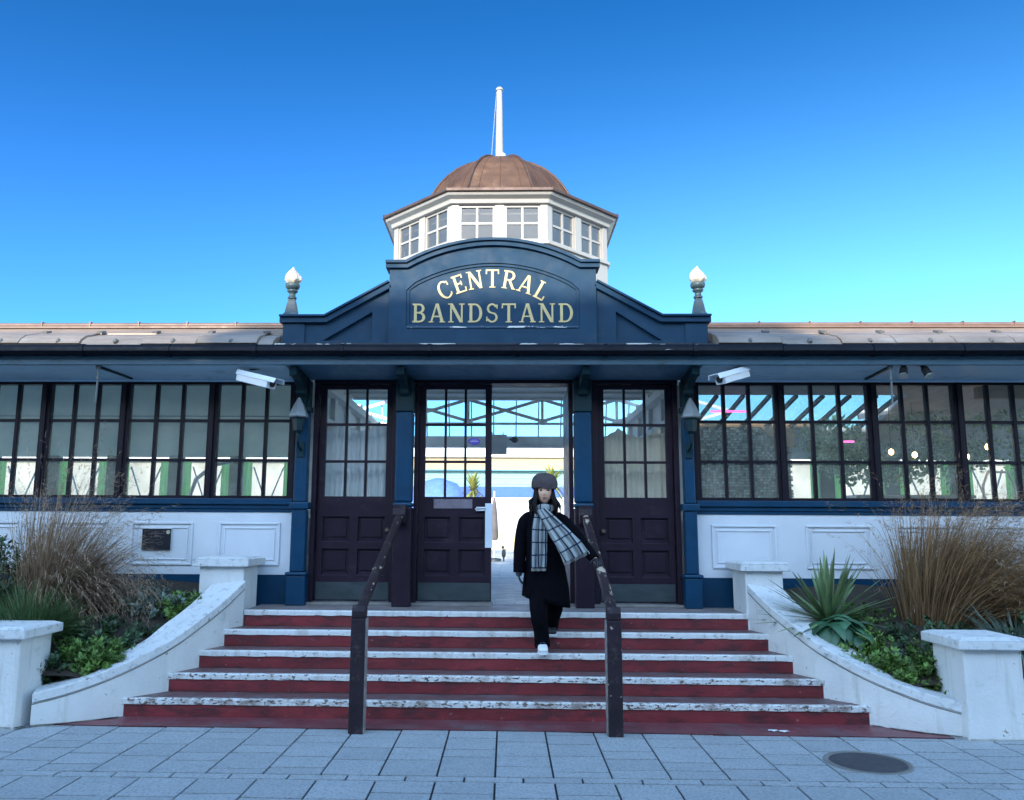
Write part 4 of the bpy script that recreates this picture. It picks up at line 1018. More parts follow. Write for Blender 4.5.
# ================================================================== WALL LAMPS
for x, lb in ((-1.945, 'white pyramid-topped wall lamp on the blue pilaster left of the doors'), (1.905, 'white pyramid-topped wall lamp on the blue pilaster right of the doors')):
    e = empty('wall_lamp', (x, 8.06, 2.45), lb, 'wall lamp', 'wall lamps beside the doors')
    y = 7.93
    q = MB(); q.lathe([(.092, 0), (.10, .010), (.096, .03), (.05, .13), (.014, .195), (.004, .20)], (x, y, 2.525), 6, R(30), False); q.build('lamp_top', mat('grey_lamp_glass', (.19,.22,.24), .35, var=.08), e, .004)
    q = MB(); q.lathe([(.02, -.16), (.05, -.13), (.062, -.02), (.07, -.001)], (x, y, 2.525), 6, R(30), False); q.lathe([(.012, -.24), (.02, -.2), (.02, -.161)], (x, y, 2.525), 10); q.build('lamp_body', M_teal, e)
    q = MB(); q.tube([(x, y, 2.28), (x, y+.03, 2.24), (x, 8.07, 2.22)], .014, 8); q.box(x-.035, x+.035, 8.065, 8.078, 2.15, 2.30); q.build('bracket', M_teal, e)

# ================================================================== SECURITY CAMERAS
def bullet_cam(a, b, mount, label, sg):
    e = empty('security_camera', mount, label, 'security camera', 'white security cameras under the eaves')
    a, b = Vector(a), Vector(b); d = (b-a).normalized(); up = Vector((0, 0, 1)); r_ = d.cross(up).normalized(); u = r_.cross(d)
    M = Matrix((( d.x, r_.x, u.x, a.x), (d.y, r_.y, u.y, a.y), (d.z, r_.z, u.z, a.z), (0, 0, 0, 1))); L_ = (b-a).length
    q = MB(); pr = [(-.060, -.050), (-.066, .012), (-.052, .052), (.052, .052), (.066, .012), (.060, -.050)]
    vs = [M @ Vector((0, p, z)) for p, z in pr] + [M @ Vector((L_*.86, p, z)) for p, z in pr]
    q.add(vs, [tuple(range(6))[::-1], tuple(range(6, 12))] + [(i, (i+1) % 6, (i+1) % 6+6, i+6) for i in range(6)]); q.build('housing', M_camw, e, .006)
    q = MB(); vs = [M @ Vector((x, p, z)) for x in (-.01, L_*1.04) for p, z in ((-.074, .015), (-.058, .060), (.058, .060), (.074, .015), (.068, .012), (.054, .054), (-.054, .054), (-.068, .012))]
    q.add(vs, [(i, (i+1) % 8, (i+1) % 8+8, i+8) for i in range(8)] + [(0,1,6,7), (1,2,5,6), (2,3,4,5), (8,15,14,9), (9,14,13,10), (10,13,12,11)]); q.build('sunshield', M_camw, e)
    q = MB(); M2 = M @ Matrix.Translation((L_*.865, 0, .0)) @ Matrix.Rotation(math.pi/2, 4, 'Y')
    k = len(q.v); q.lathe([(.033, 0), (.033, .012), (.02, .013)], (0, 0, 0), 18); q.v = [tuple(M2 @ Vector(v)) for v in q.v]; q.build('lens', M_black, e)
    q = MB(); m_ = Vector(mount); q.tube([m_, m_-Vector((0, 0, .09)), a+d*.02+Vector((0, 0, .01))], [.02, .02, .024], 12); q.lathe([(.045, -.012), (.05, .0)], m_, 16); q.ell(a+Vector((0, 0, 0)), (.034, .034, .034)); q.build('mount_arm', M_camw, e)
    q = MB(); q.tube([m_+Vector((sg*.02, -.0, -.005)), m_+Vector((sg*.08, -.02, -.03)), m_+Vector((sg*.15, -.02, -.02)), m_+Vector((sg*.19, .0, .005))], .006, 6); q.build('cable', M_black, e)
bullet_cam((-2.46, 7.70, 2.895), (-2.05, 7.50, 2.775), (-2.46, 7.78, 3.00), 'white security camera under the eaves left of the doors, pointing right', 1)
bullet_cam((2.375, 7.70, 2.935), (2.05, 7.50, 2.82), (2.375, 7.78, 3.005), 'white security camera under the eaves right of the doors, pointing left', -1)

# ================================================================== EAVES BRACKET ARMS, SPOTLIGHTS, PLAQUE
for (x0, x1, xt, lb) in ((-3.845, -3.72, -3.84, 'thin dark awning arm with a hanging rod under the left eaves'), (3.73, 3.69, 3.72, 'thin dark awning arm with a hanging rod under the right eaves')):
    e = empty('awning_arm', (x0, 7.65, 3.0), lb, 'bracket', 'awning arms under the eaves')
    q = MB(); q.bar((x0, 7.63, 2.985), (x1, 8.1, 2.955), .03, .035); q.build('arm', M_teal, e)
    q = MB(); q.tube([(xt, 7.64, 2.98), (xt+.005, 7.64, 2.86), (xt+.0, 7.64, 2.62)], .010, 7); q.ell((xt, 7.64, 2.975), (.025, .025, .025)); q.ell((xt, 7.64, 2.86), (.016, .016, .02)); q.build('rod', mat('grey_rod', (.12,.14,.15), .5), e)
for x, tx, lb in ((3.86, -.04, 'left one of two small black spotlights under the right eaves'), (4.03, .03, 'right one of two small black spotlights under the right eaves')):
    e = empty('spotlight', (x, 7.66, 2.98), lb, 'spotlight', 'black spotlights under the right eaves')
    q = MB(); a = Vector((x, 7.66, 3.0)); b = Vector((x+tx, 7.60, 2.885)); q.tube([a, a.lerp(b, .3), a.lerp(b, .32), b], [.022, .024, .034, .040], 14); q.build('housing', M_black, e)
    q = MB(); d = (b-a).normalized(); q.tube([b-d*.004, b+d*.004], [.040, .044], 14); q.build('lens_ring', mat('spot_rim', (.35,.37,.36), .3), e)
pq = empty('wall_plaque', (-3.38, 8.17, 1.33), 'small black plaque fixed to the white panelling left of the doors', 'plaque')
q = MB(); q.box(-3.535, -3.245, 8.168, 8.178, 1.225, 1.432); q.build('plate', mat('black_plaque', (.012,.014,.022), .35, var=.2), pq, .003)
q = MB(); q.box(-3.541, -3.239, 8.1785, 8.1845, 1.219, 1.438); q.build('backing', M_panel, pq)
q = MB()
rs = random.Random(9)
for i, (z, h_) in enumerate(((1.380, .006), (1.350, .004), (1.318, .003), (1.290, .003))):
    x = -3.475 + (.0 if i < 1 else .0); xe = -3.31 if i < 2 else -3.38
    while x < xe:
        w_ = rs.uniform(.008, .022); q.box(x, min(xe, x+w_), 8.1668, 8.1679, z, z+h_); x += w_+.006
q.build('small_print', mat('plaque_print', (.13,.10,.11), .6), pq)
q = MB(); q.lathe([(.020, 0), (.020, .0015)], (0,0,0), 20); q.v = [(-3.272+a, 8.1675-c, 1.398+b) for a, b, c in q.v]; q.lathe([(.001, 0), (.001, .001)], (-3.27, 8.16, 1.3), 4); q.build('badge', mat('plaque_badge', (.4,.38,.30), .5, var=.4, scale=60), pq)
q = MB(); q.tube([(-3.35+.03*math.cos(a/3), 8.1672, 1.285+.010*math.sin(a/3)) for a in range(20)], .002, 5); q.build('emblem', mat('plaque_print', (1,1,1)), pq)

# ================================================================== PLANTS
def blade(q, p0, d, L_, w_, droop, k=5, taper=.7, rs=random, twist=0.0, wmax=0.0):
    d = Vector(d).normalized(); side = Vector((-d.y, d.x, 0))
    side = side.normalized() if side.length > .05 else Vector((1, 0, 0))
    side = Matrix.Rotation(rs.uniform(-1.1, 1.1) if twist else 0, 3, d) @ side
    vs = []; p = Vector(p0); dd = d.copy()
    for j in range(k+1):
        t = j/k; wv = w_*.5*((1-t)**taper + .02) * (min(1, .45+t*wmax) if wmax else 1)
        vs += [p-side*wv, p+side*wv]
        dd = (dd + Vector((0, 0, -droop/k*(1+t)))).normalized(); p = p + dd*L_/k
    q.add(vs, [(2*j, 2*j+1, 2*j+3, 2*j+2) for j in range(k)])
    return p, dd
def grass(label, x, y, z, n, h, rad, w_, m, lean=(0, 0), spread=.5, droop=.5, seed=0, name='ornamental_grass', plume=None, pn=1.0, cat='grass plant'):
    rs = random.Random(seed); e = empty(name, (x, y, z), label, cat); q = MB(); pq_ = MB()
    for i in range(n):
        a = rs.uniform(0, 6.28); r_ = rad*math.sqrt(rs.random())
        p = Vector((x+r_*math.cos(a), y+r_*math.sin(a)*.7, z-.03))
        o = spread*rs.uniform(.2, 1)*(.4+.6*r_/rad)
        d = Vector((math.cos(a)*o+lean[0]*rs.uniform(.5, 1.3)+rs.gauss(0, .06), math.sin(a)*o*.8+lean[1], 1))
        L_ = h*rs.uniform(.55, 1.08)*(1.12-.25*r_/rad)
        tip, td = blade(q, p, d, L_, w_*rs.uniform(.6, 1.2), droop*rs.uniform(.4, 1.6), 6, .55, rs, 1)
        if plume and rs.random() < pn:
            for j in range(16):
                t = rs.uniform(-.22, .05); pp = tip + td*t*h*.9 + Vector((rs.gauss(0, .008), rs.gauss(0, .008), rs.gauss(0, .008)))
                blade(pq_, pp, td + Vector((rs.gauss(0, .5), rs.gauss(0, .5), rs.gauss(0, .4))), rs.uniform(.03, .07), .0045, .6, 2, .8, rs, 1)
    q.build('blades', m, e, fix=False)
    if pq_.v: pq_.build('seed_heads', plume, e, fix=False)
    return e
M_dry = mat('dry_grass_brown', (.29,.175,.085), .7, var=.25, scale=3, island=.5, trans=.35)
M_dryp = mat('dry_seed_head', (.36,.26,.18), .8, var=.2, island=.45, trans=.35)
M_dryL = mat('dry_grass_pale', (.34,.235,.15), .7, var=.25, scale=3, island=.5, trans=.35)
M_dryB = mat('dry_grass_red_brown', (.30,.20,.135), .7, var=.3, scale=3, island=.5, trans=.3)
M_tus = mat('dark_green_blade', (.07,.13,.045), .5, var=.25, island=.55, trans=.25)
M_yuc = mat('yucca_leaf', (.13,.20,.085), .42, var=.2, island=.45, scale=9)
M_broad = mat('broad_leaf', (.055,.15,.08), .40, var=.2, island=.35, scale=12, trans=.15)
M_shr = mat('shrub_leaf', (.13,.235,.05), .5, var=.3, island=.6, trans=.3)
M_shd = mat('dark_shrub_leaf', (.05,.10,.045), .5, var=.3, island=.6, trans=.2)
M_gry = mat('grey_green_leaf', (.17,.23,.19), .6, var=.2, island=.45, trans=.2)
grass('big clump of dry brown ornamental grass behind the bottom right pier', 3.80, 7.35, .45, 3000, 1.30, .24, .0095, M_dry, (.26, 0), .30, .90, 1, plume=M_dry, pn=.22)
grass('pale grassy crown leaning right at the far right of the planter', 4.24, 7.5, .45, 1000, 1.22, .22, .0085, M_dry, (.24, 0), .34, 1.0, 8, plume=M_dryp, pn=.5)
grass('tall feathery dried grass in front of the left window wing', -4.14, 7.50, .50, 380, 1.42, .22, .0095, M_dryL, (.13, 0), .26, .5, 2, plume=M_dryp, pn=.45)
grass('arching dried grass with drooping blades left of the black plaque', -3.98, 7.42, .55, 1700, 1.12, .19, .0115, M_dryB, (.22, 0), .28, 1.35, 3, plume=M_dryp, pn=.25)
grass('dark green grassy tussock behind the bottom left pier', -3.90, 6.85, .50, 1900, .56, .26, .009, M_tus, (-.05, -.2), 1.15, .7, 4, 'green_tussock')
grass('spiky grey-green plant at the right edge behind the bottom right pier', 4.28, 6.95, .42, 260, .62, .12, .022, M_gry, (-.1, -.1), 1.25, .8, 5, 'spiky_plant', cat='plant')

def shrub(label, c, r, n, s, m, seed, name='low_shrub', tw=True):
    rs = random.Random(seed); e = empty(name, (c[0], c[1], c[2]-r[2]*.8), label, 'shrub'); q = MB(); t = MB()
    # several sprigs, leaves grow around each tip
    k = max(10, n//26)
    for i in range(k):
        while True:
            p = Vector((rs.uniform(-1, 1), rs.uniform(-1, 1), rs.uniform(-.5, 1)))
            if .45 < p.length < 1.0: break
        kk = 1 + .25*mnoise.noise(p*2 + Vector((seed, 0, 0)))
        tip = Vector((c[0]+p.x*r[0]*kk, c[1]+p.y*r[1]*kk, c[2]+p.z*r[2]*kk)); base = Vector((c[0]+p.x*r[0]*.3, c[1]+p.y*r[1]*.3, c[2]-r[2]*.7))
        if i % 2 == 0: t.tube([base, tip], [.004, .002], 4, False)
        dv = (tip-base).normalized()
        for j in range(26):
            tt = rs.uniform(.55, 1.03); pp = base.lerp(tip, tt)
            a = rs.uniform(0, 6.28); o = dv.orthogonal().normalized(); o = Matrix.Rotation(a, 3, dv) @ o
            u = (o + dv*rs.uniform(.2, .9)).normalized(); w2 = u.cross(dv)
            if w2.length < .01: continue
            w2.normalize(); L_ = s*rs.uniform(.6, 1.3); W_ = L_*.30; nrm = u.cross(w2)
            q.add([pp, pp+u*L_*.5+w2*W_+nrm*L_*.05, pp+u*L_-nrm*L_*.12, pp+u*L_*.5-w2*W_+nrm*L_*.05], [(0,1,2), (0,2,3)])
    q.build('foliage', m, e, fix=False); t.build('stems', mat('shrub_stem', (.08,.06,.04), .8), e, fix=False)
    return e
shrub('bright green small-leaved shrub spilling beside the left curved wall', (-3.22, 6.80, 0.37), (0.38, 0.31, 0.22), 4420, .042, M_shr, 1)
shrub('darker green shrub between the bottom left pier and the bright green one', (-3.42, 6.60, 0.30), (0.21, 0.24, 0.20), 2550, .042, M_shd, 2)
shrub('grey-green leafy shrub at the foot of the plaque wall', (-3.12, 7.55, 0.71), (0.45, 0.29, 0.23), 2210, .055, M_gry, 3)
shrub('dark evergreen bush at the far left under the windows', (-4.60, 7.55, 0.98), (0.60, 0.36, 0.41), 4080, .05, M_shd, 4)
shrub('green shrub near the top of the left curved wall', (-2.80, 7.50, 0.73), (0.25, 0.24, 0.16), 1530, .045, M_shr, 5)
shrub('low green groundcover mound to the left of the grassy tussock', (-4.50, 6.95, 0.53), (0.38, 0.30, 0.27), 2040, .05, M_shd, 13)
shrub('bright green low shrub between the yucca and the bottom right pier', (3.10, 6.86, 0.43), (0.38, 0.29, 0.23), 4080, .042, M_shr, 6)
shrub('yellow-green shrub just behind the bottom right pier', (3.35, 6.60, 0.33), (0.20, 0.22, 0.23), 2380, .042, M_shr, 7)
shrub('small grey-leaved shrub in the middle of the right planter', (3.22, 6.72, 0.37), (0.19, 0.14, 0.18), 1020, .045, M_gry, 8)
shrub('dark green bush under the tall brown grass', (3.62, 7.00, 0.53), (0.43, 0.30, 0.22), 2550, .05, M_shd, 9)
shrub('dark leafy bush behind the bottom right pier at the right edge', (4.45, 6.95, 0.51), (0.50, 0.36, 0.38), 2720, .05, M_shd, 10)
shrub('green low shrub beside the yucca, against the blue plinth', (3.15, 7.45, 0.63), (0.44, 0.30, 0.20), 2040, .045, M_shr, 11)

shrub('green trailing plant along the lower end of the left curved wall', (-3.16, 6.60, .40), (.30, .20, .17), 2600, .042, M_shr, 21)
shrub('green trailing plant along the lower end of the right curved wall', (3.16, 6.58, .37), (.24, .18, .15), 2000, .042, M_shr, 22)
shrub('dark low mat of leaves behind the green trailing plant on the left', (-3.25, 7.0, .52), (.48, .30, .17), 2400, .045, M_shd, 23)
# yucca and broad-leaved plant
yu = empty('yucca', (2.83, 7.22, .62), 'spiky yucca rosette of stiff green sword leaves beside the right curved wall', 'yucca')
rs = random.Random(21); q = MB(); c = Vector((2.85, 7.22, .74))
for i in range(84):
    a = rs.uniform(0, 6.28); el = (-.05 + 1.5*rs.random()**1.25); L_ = rs.uniform(.46, .64)
    d = Vector((math.cos(a)*math.cos(el), math.sin(a)*math.cos(el)*.9, math.sin(el)))
    sd_ = Vector((-math.sin(a), math.cos(a), 0)); nn = d.cross(sd_); vs = []; k = 6
    for j in range(k+1):
        t = j/k; wv = .029*min(1, .55+1.6*t)*(1-t)**.55 + .0004; p = c + Vector((0, 0, -.06)) + d*(L_*t+.02) + Vector((0, 0, -.05*t*t*(1.2-math.sin(el))))
        vs += [p-sd_*wv, p+nn*wv*.35*-1, p+sd_*wv]
    q.add(vs, [(3*j, 3*j+1, 3*j+4, 3*j+3) for j in range(k)] + [(3*j+1, 3*j+2, 3*j+5, 3*j+4) for j in range(k)])
q.build('sword_leaves', M_yuc, yu, fix=False)
q = MB(); q.tube([(2.85, 7.22, .45), (2.85, 7.22, .72)], [.05, .045], 10); q.build('trunk', mat('palm_trunk', (1,1,1)), yu)
br = empty('broad_leaved_plant', (2.95, 7.0, .5), 'dark broad-leaved plant drooping over the right wall in front of the yucca', 'plant')
q = MB()
for i in range(46):
    a = rs.uniform(3.1, 6.6) if i % 4 else rs.uniform(0, 6.28); el = rs.uniform(.0, 1.0); L_ = rs.uniform(.24, .34); c0 = Vector((2.86+rs.uniform(-.12, .16), 7.02+rs.uniform(-.05, .08), .66+rs.uniform(-.05, .08)))
    d = Vector((math.cos(a)*math.cos(el), math.sin(a)*math.cos(el), math.sin(el))); sd_ = Vector((-math.sin(a), math.cos(a), 0)); vs = []; k = 8; p = c0.copy(); dd = d.copy()
    for j in range(k+1):
        t = j/k; wv = .062*math.sin(math.pi*min(1, t*.93+.06))**.8*(1 - .2*t)
        nn = dd.cross(sd_); vs += [p-sd_*wv+nn*-wv*.25, p, p+sd_*wv+nn*-wv*.25]
        dd = (dd+Vector((0, 0, -.24*(1+t)))).normalized(); p = p+dd*L_/k
    q.add(vs, [(3*j, 3*j+1, 3*j+4, 3*j+3) for j in range(k)] + [(3*j+1, 3*j+2, 3*j+5, 3*j+4) for j in range(k)], True)
q.build('broad_leaves', M_broad, br, fix=False)
# moss and packed grime where the walls, steps and apron meet the paving
q = MB(); rs = random.Random(77)
def grime(pts, w0, amp, z):
    vs = []; n = 0
    for a, b in zip(pts[:-1], pts[1:]):
        a = Vector(a); b = Vector(b); L_ = (b-a).length; k = max(2, int(L_/.02)); d = (b-a).normalized(); nn = Vector((d.y, -d.x))
        for i in range(k):
            p = a + (b-a)*i/k; f = mnoise.noise((p.x*5, p.y*5, 3)); wv = max(.001, w0 + amp*f + amp*.6*mnoise.noise((p.x*22, p.y*22, 9)))
            vs += [(p.x - nn.x*.002, p.y - nn.y*.002, z), (p.x + nn.x*wv, p.y + nn.y*wv, z+.0012*(1+f))]; n += 1
    q.add(vs, [(2*i, 2*i+1, 2*i+3, 2*i+2) for i in range(n-1)])
grime([(-3.32, 6.23), (-2.9, 6.212), (-1.4, 6.207), (0, 6.202), (1.5, 6.167), (2.6, 6.152), (3.36, 6.135)], .006, .010, .0075)
lc = [(-x, y) for x, y in CUR[::-1]]; 
grime([(-3.46, 6.10), (-3.40, 6.165)] + lc[:3], .022, .022, .0085)
rc = [(x, y) for x, y in CUR]
grime(rc[4:] + [(3.355, 6.09)], .020, .022, .0085)
grime([(3.355, 6.088), (3.78, 6.088)], .006, .008, .0085); grime([(-3.9, 6.098), (-3.46, 6.098)], .006, .008, .0085)
for k in range(1, 5):
    wdt, y = SP[k-1]; grime([(-wdt+.0, y+.004), (wdt, y+.004)], .012, .022, .7-.14*k+.0015)
tag(q.build('moss_grime', mat('moss_grime', (.030,.030,.022), .9, var=.5, scale=30, bump=1), None, fix=False), 'dark moss and packed dirt along the foot of the walls and steps', 'moss', kind='stuff')
# fallen leaves and grit on the tread corners and paving
q = MB(); rs = random.Random(31)
for i in range(120):
    k = rs.randrange(0, 5); wdt, y = SP[k]; sg = rs.choice((-1, 1)); x = sg*(wdt - abs(rs.gauss(0, .25))); yy = y + rs.uniform(.06, .26)
    a = rs.uniform(0, 6.28); s_ = rs.uniform(.006, .014); zz = .7-.14*k+.004
    q.add([(x+s_*math.cos(a+b)*(1 if j % 2 else .5), yy+s_*math.sin(a+b)*(1 if j % 2 else .5), zz+rs.uniform(0, .003)) for j, b in enumerate((0, 1.57, 3.14, 4.71))], [(0,1,2,3)])
for i in range(60):
    x = rs.uniform(-3.3, 3.3); yy = rs.uniform(6.2, 6.45); a = rs.uniform(0, 6.28); s_ = rs.uniform(.006, .013)
    q.add([(x+s_*math.cos(a+b)*(1 if j % 2 else .5), yy+s_*math.sin(a+b)*(1 if j % 2 else .5), .007+rs.uniform(0, .003)) for j, b in enumerate((0, 1.57, 3.14, 4.71))], [(0,1,2,3)])
tag(q.build('leaf_litter', mat('leaf_litter', (.09,.06,.035), .8, var=.3, island=.6), None, fix=False), 'scattered dead leaf crumbs on the steps and red apron', 'leaf litter', kind='stuff')
q = MB()
for i, (x, y) in enumerate(((2.05, 6.27), (2.12, 6.25))): q.add([(x+.035*math.cos(a)*(1+.3*math.sin(a*3+i)), y+.022*math.sin(a), .009+.006*(j % 2)) for j, a in enumerate([k*.785 for k in range(8)])], [tuple(range(8))])
tag(q.build('crumpled_paper', mat('litter_white', (.7,.72,.72), .6)), 'scrap of crumpled white paper on the red apron at the bottom right of the steps', 'litter')
# ================================================================== PERSON
def skinned(verts, edges, rad, name, m, parent, sub=2, root=0):
    me = bpy.data.meshes.new(name); me.from_pydata([tuple(v) for v in verts], edges, [])
    o = bpy.data.objects.new(name, me); COL.objects.link(o)
    o.modifiers.new('s', 'SKIN'); me.skin_vertices or None
    for i, r_ in enumerate(rad):
        sv = me.skin_vertices[0].data[i]; sv.radius = (r_, r_) if not isinstance(r_, tuple) else r_; sv.use_root = (i == root)
    sb = o.modifiers.new('u', 'SUBSURF'); sb.levels = sub; sb.render_levels = sub
    dg = bpy.context.evaluated_depsgraph_get(); m2 = bpy.data.meshes.new_from_object(o.evaluated_get(dg))
    bpy.data.objects.remove(o); m2.transform(Matrix.Translation(-worg(parent)))
    for p in m2.polygons: p.use_smooth = True
    m2.name = name; m2.materials.clear(); m2.materials.append(m); return link(name, m2, parent)
M_skin = mat('skin', (.58,.34,.24), .5, var=.05)
M_coat = mat('black_coat_wool', (.0022,.0024,.005), .95, var=.25, scale=20, bump=.3, bscale=300, spec=.08)
M_trou = mat('black_trousers', (.002,.0022,.0045), .9, var=.2, spec=.08)
M_hair = mat('dark_hair', (.005,.004,.005), .6, spec=.2, var=.3, scale=60, stretch=(3,3,.4))
M_hat = mat('grey_brown_knit', (.065,.050,.056), .9, var=.3, scale=40, bump=1, bscale=140)
M_shoe = mat('white_trainer', (.70,.72,.75), .5, var=.05)
PE = empty('person', (.43, 7.15, .42), 'person in black coat, plaid scarf and knit hat coming down the steps holding the rail', 'person')
HX, HY, HZ = .432, 7.03, 1.765        # head centre
# continuous body: pelvis, torso, neck, head stem, both legs, both arms
V = [(.445, 7.17, 1.13),(.44, 7.16, 1.25),(.435, 7.13, 1.40),(.432, 7.11, 1.52),(.432, 7.09, 1.60),(.432, 7.06, 1.67),(HX, HY+.01, 1.74),(HX, HY+.015, 1.80),   # 0..7
     (.385, 7.15, 1.07),(.375, 7.04, .78),(.412, 7.09, .50),(.412, 7.00, .455),                     # 8..11 right leg (forward)
     (.50, 7.20, 1.07),(.535, 7.14, .86),(.505, 7.40, .66),(.50, 7.36, .60),                       # 12..15 left leg (behind)
     (.33, 7.11, 1.555),(.265, 7.13, 1.52),(.228, 7.16, 1.32),(.212, 7.10, 1.12),(.212, 7.08, 1.085),  # 16..20 right arm
     (.53, 7.10, 1.555),(.60, 7.09, 1.52),(.735, 7.05, 1.36),(.845, 6.90, 1.195),(.865, 6.86, 1.175)]   # 21..25 left arm
E_ = [(0,1),(1,2),(2,3),(3,4),(4,5),(5,6),(6,7),(0,8),(8,9),(9,10),(10,11),(0,12),(12,13),(13,14),(14,15),
      (3,16),(16,17),(17,18),(18,19),(19,20),(3,21),(21,22),(22,23),(23,24),(24,25)]
Rd = [(.12,.09),(.11,.08),(.125,.09),(.10,.07),.045,.042,.07,.075, .075,.055,.036,.03, .075,.055,.036,.03, .05,.045,.034,.026,.024, .05,.045,.034,.026,.024]
body = skinned(V, E_, Rd, 'body', M_skin, PE)
# head: shaped ellipsoid with brow, nose, chin, lips and ears in one mesh
q = MB(); n_, m_ = 40, 30; vs = []
for i in range(m_+1):
    t = math.pi*i/m_
    for j in range(n_):
        a = 2*math.pi*j/n_; x = math.sin(t)*math.cos(a); y = math.sin(t)*math.sin(a); z = math.cos(t)
        sx, sy, sz = .070, .088, .108
        if z < 0: sx *= 1-.30*(-z)**1.5; 
        px, py, pz = x*sx, y*sy, z*sz
        if y < 0:
            f = math.exp(-(px/.012)**2)
            py -= f*.020*math.exp(-((pz+.018)/.020)**2)                         # nose
            py -= .006*math.exp(-((pz+.055)/.010)**2)*math.exp(-(px/.024)**2)    # lips
            py -= .007*math.exp(-((pz+.09)/.014)**2)*math.exp(-(px/.02)**2)      # chin
            for s2 in (-1, 1): py += .010*math.exp(-((px-s2*.028)/.014)**2-((pz-.008)/.012)**2)   # eye sockets
        vs.append((HX+px, HY+py, HZ+pz))
q.add(vs, [(i*n_+j, (i+1)*n_+j, (i+1)*n_+(j+1) % n_, i*n_+(j+1) % n_) for i in range(m_) for j in range(n_)], True)
head = q.build('head', M_skin, PE)
q = MB()
for s2 in (-1, 1): q.ell((HX+s2*.028, HY-.070, HZ+.010), (.013, .008, .0075))
q.build('eye', mat('eye_dark', (.02,.015,.012), .2), head)
q = MB()
for s2 in (-1, 1): q.tube([(HX+s2*.014, HY-.082, HZ+.028), (HX+s2*.03, HY-.080, HZ+.032), (HX+s2*.046, HY-.066, HZ+.026)], .0035, 6)
q.build('eyebrow', M_hair, head)
q = MB(); q.tube([(HX-.022, HY-.076, HZ-.050), (HX-.010, HY-.0855, HZ-.055), (HX+.010, HY-.0855, HZ-.055), (HX+.022, HY-.076, HZ-.050)], [.002, .0048, .0048, .002], 8)
q.build('mouth', mat('lips', (.26,.09,.09), .4), head)
# hair: locks both sides down to the shoulders
q = MB(); rs = random.Random(5)
for s2 in (-1, 1):
    for i in range(26):
        x0 = HX+s2*rs.uniform(.050, .074); y0 = HY+rs.uniform(-.05, .07); L_ = rs.uniform(.08, .18); sw = rs.uniform(.0, .05)
        q.tube([(x0, y0, HZ+.03), (x0+s2*.012, y0-.012, HZ-.05), (x0+s2*(.012+sw), y0-.03, HZ-.03-L_*.6), (x0+s2*(.0+sw*1.3), y0-.04, HZ-.03-L_)], [.014, .016, .013, .003], 6)
q.ell((HX, HY+.035, HZ-.01), (.083, .075, .13))
q.build('hair', M_hair, PE)
# knit hat
q = MB(); n_, m_ = 44, 16; vs = []
for i in range(m_+1):
    t = (math.pi*.60)*i/m_
    for j in range(n_):
        a = 2*math.pi*j/n_; rr = math.sin(min(t, 1.5))**.62 if t > 0 else 0
        k = 1+.018*math.cos(22*a)+.03*mnoise.noise((3*math.cos(a), 3*math.sin(a), t*3))
        vs.append((HX+.111*rr*k*math.cos(a)+.003, HY+.012+.116*rr*k*math.sin(a), HZ+.060+.092*math.cos(t) + .010*math.sin(a*2+.6)))
q.add(vs, [(i*n_+j, (i+1)*n_+j, (i+1)*n_+(j+1) % n_, i*n_+(j+1) % n_) for i in range(m_) for j in range(n_)], True)
hat = q.build('knit_hat', M_hat, PE)
q = MB(); vs = []
for i, (r_, z_) in enumerate(((.096, .026), (.106, .022), (.110, .038), (.108, .054), (.098, .058))):
    for j in range(n_):
        a = 2*math.pi*j/n_; k = 1+.012*math.cos(22*a); vs.append((HX+r_*.93*k*math.cos(a), HY+.008+r_*.98*k*math.sin(a), HZ+z_-.006*(math.sin(a))))
q.add(vs, [(i*n_+j, (i+1)*n_+j, (i+1)*n_+(j+1) % n_, i*n_+(j+1) % n_) for i in range(4) for j in range(n_)], True); q.build('hat_band', M_hat, hat)
# coat: lofted rings with folds, flaring towards the hem
def loft(rings, n=48, fold=0.0, seed=0, open_=None):
    q = MB(); vs = []
    for i, (cx, cy, z, rx, ry) in enumerate(rings):
        t = i/(len(rings)-1)
        for j in range(n):
            a = 2*math.pi*j/n; f = 1 + fold*t*(math.sin(5*a+seed)+.6*math.sin(9*a+2*seed+t*2)) + .02*mnoise.noise((math.cos(a)*2, math.sin(a)*2, z*6+seed))
            zz = z + (.05*math.cos(a+.35)*-1 if i == len(rings)-1 else 0)*0
            vs.append((cx+rx*f*math.cos(a), cy+ry*f*math.sin(a), zz - (t**3)*.05*math.cos(a)))
    m = len(rings)
    q.add(vs, [(i*n+j, (i+1)*n+j, (i+1)*n+(j+1) % n, i*n+(j+1) % n) for i in range(m-1) for j in range(n)], True)
    return q
rings = [(.432, 7.10, 1.635, .05, .05), (.432, 7.11, 1.605, .09, .075), (.432, 7.115, 1.575, .135, .095), (.432, 7.12, 1.52, .162, .11), (.432, 7.12, 1.44, .163, .118), (.434, 7.13, 1.33, .155, .12),
         (.436, 7.14, 1.22, .158, .12), (.44, 7.15, 1.10, .178, .13), (.443, 7.16, .98, .196, .142), (.445, 7.165, .88, .205, .15), (.445, 7.165, .835, .208, .152)]
coat = loft(rings, fold=.045, seed=1).build('coat', M_coat, PE)
coat.modifiers.new('t', 'SOLIDIFY').thickness = .006
